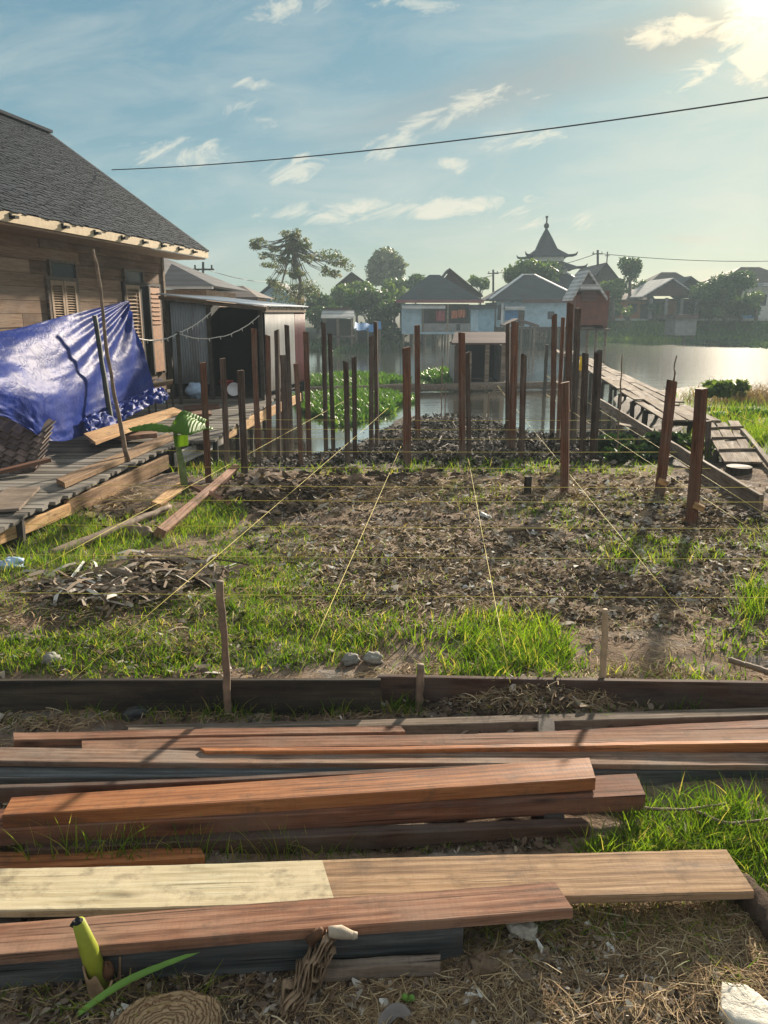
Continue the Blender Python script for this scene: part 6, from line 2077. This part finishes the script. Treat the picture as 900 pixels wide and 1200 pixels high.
mb = MB(); loft(mb, [ring4(588, 690, 378, Y), ring4(588, 690, 351.8, Y)]); mb.build('wall', M['white_wall'], T)
for x0, x1, py in ((617, 663, 301), (610, 672, 315)):
    rr_ = ring4(x0, x1, py, Y); cen = sum(rr_, Vector()) / 4
    for p in rr_:
        d = (p - cen).normalized(); mb = MB()
        mb.tube([p - d * .3, p + d * .2 + Vector((0, 0, .0)), p + d * .5 + Vector((0, 0, .06)), p + d * .62 + Vector((0, 0, .24))], [.1, .1, .08, .03], 6)
        mb.build('eave_horn', M['roof_slate'], T)
p = ony(640.3, 268, Y)
mb = MB(); mb.tube([p, p + Vector((0, 0, .9))], .06, 6); mb.add(blob(p + Vector((0, 0, .2)), .2, .2, .22, 0, 1, 1, 12).v, blob(p + Vector((0, 0, .2)), .2, .2, .22, 0, 1, 1, 12).f)
mb.tube([p + Vector((.09 * math.cos(a_), 0, .86 + .1 * math.sin(a_))) for a_ in (2.4, 3.1, 3.9, 4.7, 5.5, 6.3, 7.0)], [.015, .03, .04, .045, .04, .03, .015], 6); mb.build('finial', M['dimwood'], T)
# red brown outhouse on the walkway's far end
Y = 29.0
T = thing('gabled_outhouse', 'narrow red brown outhouse with a steep grey gable standing in the river', 'outhouse', base_of(694, 408, Y))
mb = MB(); gable(mb, 671, 712, 352, 690, 319, Y, 1.5, .15); mb.build('roof', M['roof_tin'], T)
mb = MB(); gable_wall(mb, 676, 705, 345, 690, 322, Y); mb.build('gable', M['grey_wall'], T)
part(T, 'gable_board', 'roof_tin', (679, 333.5, 701, 339.5, Y, .04, -.2))
part(T, 'wall', 'red_wall', (676, 341, 712, 381, Y, .08)); part(T, 'side_wall', 'red_wall', (676, 346, 678.5, 385, Y, 1.3, .09)); part(T, 'side_wall', 'red_wall', (709.5, 348, 712, 385, Y, 1.3, .09)); part(T, 'rear_wall', 'red_wall', (676, 346, 712, 385, Y, .08, 1.4))
part(T, 'upper_panel', 'roof_rust', (682, 341, 699, 353, Y, .03, -.04))
part(T, 'floor', 'dark_wall', (674, 385.2, 714, 387, Y, 1.7, -.1))
stilts(T, (678, 690, 700, 711), 386, Y, (0, 1.3), .04)
# houses on the right bank
Y = 64.0
T = thing('brown_house', 'dark brown house with a plain steep gable behind the pale green tree', 'house', base_of(706, 372, Y))
mb = MB(); gable(mb, 686, 732, 336, 711, 309, Y, 8); mb.build('roof', M['roof_brown'], T); mb = MB(); gable_wall(mb, 690, 729, 334, 711, 312, Y, .2); mb.build('gable', M['dark_wall'], T)
part(T, 'wall', 'dark_wall', (690, 335, 728, 374, Y, 6, .2)); part(T, 'window', 'glassdark', (700, 345, 708, 356, Y, .04, .14))
p = ony(711, 309, Y); mb = MB(); mb.tube([p, p + Vector((0, 0, .9))], .05, 5); mb.bar(p + Vector((-.2, 0, .6)), p + Vector((.2, 0, .6)), .05, .05); mb.build('antenna', M['dimwood'], T)
Y = 62.5
T = thing('orange_house', 'small orange walled house with a low brown roof beside the porch house', 'house', base_of(745, 372, Y))
mb = MB(); hip(mb, 724, 768, 351, 339, 735, 760, Y, 5); mb.build('roof', M['roof_brown'], T)
part(T, 'wall', 'orange_wall', (728, 352, 762, 374, Y, 4.5)); part(T, 'window', 'glassdark', (736, 356, 746, 366, Y, .04, -.05)); part(T, 'door', 'dark_wall', (751, 356, 757, 374, Y, .04, -.05))
Y = 62.0
T = thing('porch_house', 'house with a wide shaded porch and a grey gable roof lit on its left slope', 'house', base_of(788, 374, Y))
mb = MB(); gable(mb, 752, 820, 349, 789, 327, Y - 2, 5, .3); mb.build('porch_roof', M['roof_tin'], T)
mb = MB(); gable_wall(mb, 757, 816, 347, 789, 329, Y - 1.9, .15); mb.build('porch_gable', M['roof_rust'], T)
mb = MB(); hip(mb, 748, 836, 343, 319, 775, 792, Y + 2.6, 6); mb.build('roof', M['roof_brown'], T)
mb = MB(); gable(mb, 795, 828, 338, 810, 325, Y + 2, 4, .1); mb.build('side_roof', M['roof_slate'], T)
part(T, 'wall', 'dark_wall', (760, 350, 820, 374, Y, 5, .2)); part(T, 'wall_panel', 'orange_wall', (781, 352, 792, 373, Y, .04, .14)); part(T, 'window', 'glassdark', (766, 354, 777, 366, Y, .04, .14)); part(T, 'window', 'glassdark', (797, 354, 808, 372, Y, .04, .14))
for x in (762, 780, 798, 816): part(T, 'porch_post', 'grey_wall', (x, 349, x + 1.4, 374, Y - 1.9, .1))
part(T, 'porch_rail', 'dark_wall', (763.5, 368, 816, 373, Y - 1.9, .06, .02))
Y = 63.5
T = thing('far_right_house', 'large brown roofed house at the right border with a blue door', 'house', base_of(880, 374, Y))
mb = MB(); hip(mb, 838, 950, 334, 313, 868, 890, Y, 7); mb.build('roof', M['roof_brown'], T)
part(T, 'porch_roof', 'roof_tin', (884, 332, 960, 336, Y, 2, -1.6)); part(T, 'wall', 'white_wall', (866, 336, 960, 374, Y, 6)); part(T, 'door', 'bluedoor', (872, 345, 883, 373, Y, .05, -.06)); part(T, 'window', 'glassdark', (889, 345, 897, 358, Y, .05, -.06))
part(T, 'left_wall', 'dark_wall', (842, 336, 865.8, 374, Y, 6))
Y = 55.0
T = thing('river_shed', 'small grey plank shed standing in the river at the right bank', 'shed', base_of(803, 398, Y))
part(T, 'wall', 'grey_wall', (792, 374, 815, 393, Y, 2)); part(T, 'roof', 'roof_rust', (790, 369, 817, 373.8, Y, 2.4, -.2)); stilts(T, (794, 803, 813), 393, Y, (0, 1.8))
# white motorbike-like clutter on the right bank is too small to read; a white stack stands there
# floating hut
Y = 21.6
T = thing('floating_hut', 'small floating hut with a rust red sheet roof and dark doorless front', 'hut', base_of(562, 452, Y))
p0_, p1_ = ony(529, 404, Y - .2), ony(593, 404, Y - .2)
c0_, c1_ = ony(533, 391, Y + .9), ony(592, 391, Y + .9)
mb = MB(); mb.hexa([p0_, p1_, c1_, c0_], [q_ + Vector((0, 0, .05)) for q_ in (p0_, p1_, c1_, c0_)]); 
c2_, c3_ = ony(593, 397, Y + 2), ony(533, 397, Y + 2)
mb.hexa([c0_, c1_, c2_, c3_], [q_ + Vector((0, 0, .05)) for q_ in (c0_, c1_, c2_, c3_)]); mb.build('roof', M['roof_rust'], T)
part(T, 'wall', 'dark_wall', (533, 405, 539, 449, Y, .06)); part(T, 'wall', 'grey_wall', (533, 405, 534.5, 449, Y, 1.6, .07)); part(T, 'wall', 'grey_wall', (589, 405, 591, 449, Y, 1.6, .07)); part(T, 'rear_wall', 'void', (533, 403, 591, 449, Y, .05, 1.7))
part(T, 'half_door', 'greywood', (548, 412, 552, 449, Y, .05), (539.2, 443, 548, 449, Y, .04))
part(T, 'centre_post', 'greywood', (569, 404, 572.5, 449, Y, .06)); part(T, 'corner_post', 'greywood', (588, 404, 591.5, 449, Y, .06))
part(T, 'raft', 'dimwood', (528, 449.2, 597, 453, Y, 2, -.2))
# pavilion and shelter left
Y = 42.0
T = thing('open_shelter', 'open shelter with a pale grey sheet roof on thin posts at the far bank', 'shelter', base_of(395, 405, Y))
p0_, p1_, c0_, c1_ = ony(376, 373, Y), ony(415.5, 373, Y), ony(377.5, 365, Y + 1.2), ony(415, 365, Y + 1.2)
mb = MB(); mb.hexa([p0_, p1_, c1_, c0_], [q_ + Vector((0, 0, .05)) for q_ in (p0_, p1_, c1_, c0_)]); mb.build('roof', M['roof_tin'], T)
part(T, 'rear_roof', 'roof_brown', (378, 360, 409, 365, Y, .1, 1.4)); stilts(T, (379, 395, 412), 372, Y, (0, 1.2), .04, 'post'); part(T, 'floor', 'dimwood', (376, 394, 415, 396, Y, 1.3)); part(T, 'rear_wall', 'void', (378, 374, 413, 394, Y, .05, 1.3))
Y = 43.0
T = thing('tarp_shelter', 'low shelter roofed with a dull blue tarp on the far bank', 'shelter', base_of(430, 402, Y))
p0_, p1_, c0_, c1_ = ony(415, 385, Y), ony(447, 386, Y), ony(416, 377, Y + 1.5), ony(446, 377, Y + 1.5)
mb = MB(); mb.grid(lambda u, v_: p0_.lerp(p1_, u).lerp(c0_.lerp(c1_, u), v_) - Vector((0, 0, .12 * math.sin(u * 3.1) + .05 * math.sin(u * 12))), 16, 6); mb.build('tarp_roof', M['cloth_blue'], T, solid=.02)
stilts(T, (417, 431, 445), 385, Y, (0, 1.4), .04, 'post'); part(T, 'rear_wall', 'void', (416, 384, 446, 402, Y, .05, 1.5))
# pale blue gabled house and roofs on the left
Y = 45.0
T = thing('pale_blue_house', 'pale blue gabled house behind the tin shed roof', 'house', base_of(322, 385, Y))
mb = MB(); gable(mb, 296, 350, 352, 321, 331, Y, 6); mb.build('roof', M['roof_slate'], T); mb = MB(); gable_wall(mb, 301, 345, 350, 321, 334, Y, .15); mb.build('gable', M['blue_wall'], T)
part(T, 'wall', 'blue_wall', (301, 350, 345, 388, Y, 5, .1))
mb = MB()
for k in range(8): rect(mb, 303 + k * 5, 349.5 + (k % 2), 307 + k * 5, 352, Y, .04, .04)
mb.build('bargeboard_ornament', M['bluedoor'], T)
part(T, 'window', 'glassdark', (310, 356, 318, 368, Y, .03, .06))
Y = 60.0
T = thing('gabled_house', 'house gable with a brown roof and white edge far behind the dark bush tree', 'house', base_of(412, 368, Y))
mb = MB(); gable(mb, 393, 434, 336, 412, 320, Y, 7); mb.build('roof', M['roof_brown'], T); mb = MB(); gable_wall(mb, 397, 430, 335, 412, 322, Y, .2); mb.build('gable', M['dark_wall'], T); part(T, 'wall', 'white_wall', (398, 335, 429, 370, Y, 6, .2))
Y = 20.0
T = thing('neighbour_house', 'low grey roofed house close behind the old wooden house', 'house', base_of(225, 420, Y))
p0_, p1_ = ony(195, 336, Y), ony(246, 334, Y)
A_ = [ony(185, 337, Y - .3), ony(252, 335, Y - .3), ony(252, 335, Y - .3) + Vector((0, 5, 0)), ony(185, 337, Y - .3) + Vector((0, 5, 0))]
R_ = [ony(188, 300, Y + 2.2), ony(201, 309, Y + 2.2)]
mb = MB(); mb.add(A_ + R_, [(0, 1, 5, 4), (1, 2, 5), (2, 3, 4, 5), (3, 0, 4), (3, 2, 1, 0)]); mb.build('roof', M['roof_slate'], T)
part(T, 'fascia', 'roof_tin', (185, 336, 253, 339, Y, .05, -.36)); part(T, 'wall', 'wallboards', (190, 339.2, 247, 440, Y, 4))
Y = 30.0
T = thing('low_house', 'long low brown roof seen between the wooden house and the pale blue house', 'house', base_of(268, 385, Y))
mb = MB(); hip(mb, 236, 302, 348, 335, 238, 285, Y, 4); mb.build('roof', M['roof_brown'], T); part(T, 'wall', 'tan', (240, 349, 298, 384, Y, 3.5))
# poles and wires
def pole(px, y0, y1, Y, label, r_=.07, arm=True):
    a, b_ = ony(px, y1, Y), ony(px, y0, Y)
    T = thing('utility_pole', label, 'utility pole', a)
    mb = MB(); mb.tube([a, b_], [r_ * 1.2, r_], 8); mb.build('mast', M['dimwood'], T)
    if arm:
        mb = MB(); mb.bar(b_ + Vector((-.45, 0, -.3)), b_ + Vector((.45, 0, -.3)), .07, .07)
        for s_ in (-.35, .35): mb.tube([b_ + Vector((s_, 0, -.27)), b_ + Vector((s_, 0, -.12))], .035, 6)
        mb.build('crossarm', M['dimwood'], T)
    return b_ + Vector((0, 0, -.25))


u1 = pole(578, 316, 385, 66, 'thin dark utility pole between the two stilt house roofs', .08)
u2 = pole(700.5, 293, 372, 66, 'tall thin utility pole right of the mosque tower', .09)
u3 = pole(238, 307, 380, 34, 'short utility pole above the low brown roof on the left', .05)
M['wire'] = m_plain('black_cable', (.025, .025, .028), .6, .2, 3, 0)


def wire(p0, p1, sag, r_, label):
    p0, p1 = Vector(p0), Vector(p1)
    b = MB(); b.tube([p0.lerp(p1, i / 32) - Vector((0, 0, sag * 4 * (i / 32) * (1 - i / 32))) for i in range(33)], r_, 6)
    return tag(b.build('overhead_wire', M['wire'], smooth=True), label, 'wire', 'overhead wires')


roof_pt = HC + HR * (EX - 1.1) + HA * FY + Vector((0, 0, 0))
wa = ony(131, 199, 15.35); wb_ = ony(897, 116, 9.0); wc = wb_ + (wb_ - wa).normalized() * 6 + Vector((0, 0, .5))
wire(wa, wb_ + (wb_ - wa).normalized() * 4 + Vector((0, 0, .25)), .22, .008, 'black cable crossing the sky from the wooden house roof to the upper right')
wire(u1, u2, .4, .025, 'thin wire between the two far poles')
wire(u2, ony(960, 304, 66), .35, .025, 'upper thin wire running from the tall pole to the right border')
wire(u2 + Vector((0, 0, -2.1)), ony(960, 322, 66), .35, .02, 'lower thin wire running from the tall pole to the right border')
wire(u1 + Vector((0, 0, -.2)), ony(330, 345, 66), .6, .022, 'thin wire from the far pole toward the left behind the trees')
wire(u3, ony(330, 330, 44), .2, .014, 'thin wire from the left pole toward the spreading tree')
wire(u3, ony(190, 325, 34), .1, .014, 'thin wire from the left pole behind the wooden house')

# ------------------------------------------------------------------ haze over the river
hz = MB(); hz.span((-130, -6, -3.2), (150, 110, 17))
t = NT('river_haze')
t.n.remove(t.bsdf)
pv = t.n.new('ShaderNodeVolumePrincipled')
pv.inputs['Color'].default_value = (.72, .9, 1, 1)
pv.inputs['Density'].default_value = .0018
pv.inputs['Anisotropy'].default_value = 0.0
t.l.new(pv.outputs[0], t.out.inputs['Volume'])
hzo = hz.build('haze', t.m)
tag(hzo, 'thin bluish evening haze over the river', 'haze', kind='stuff')
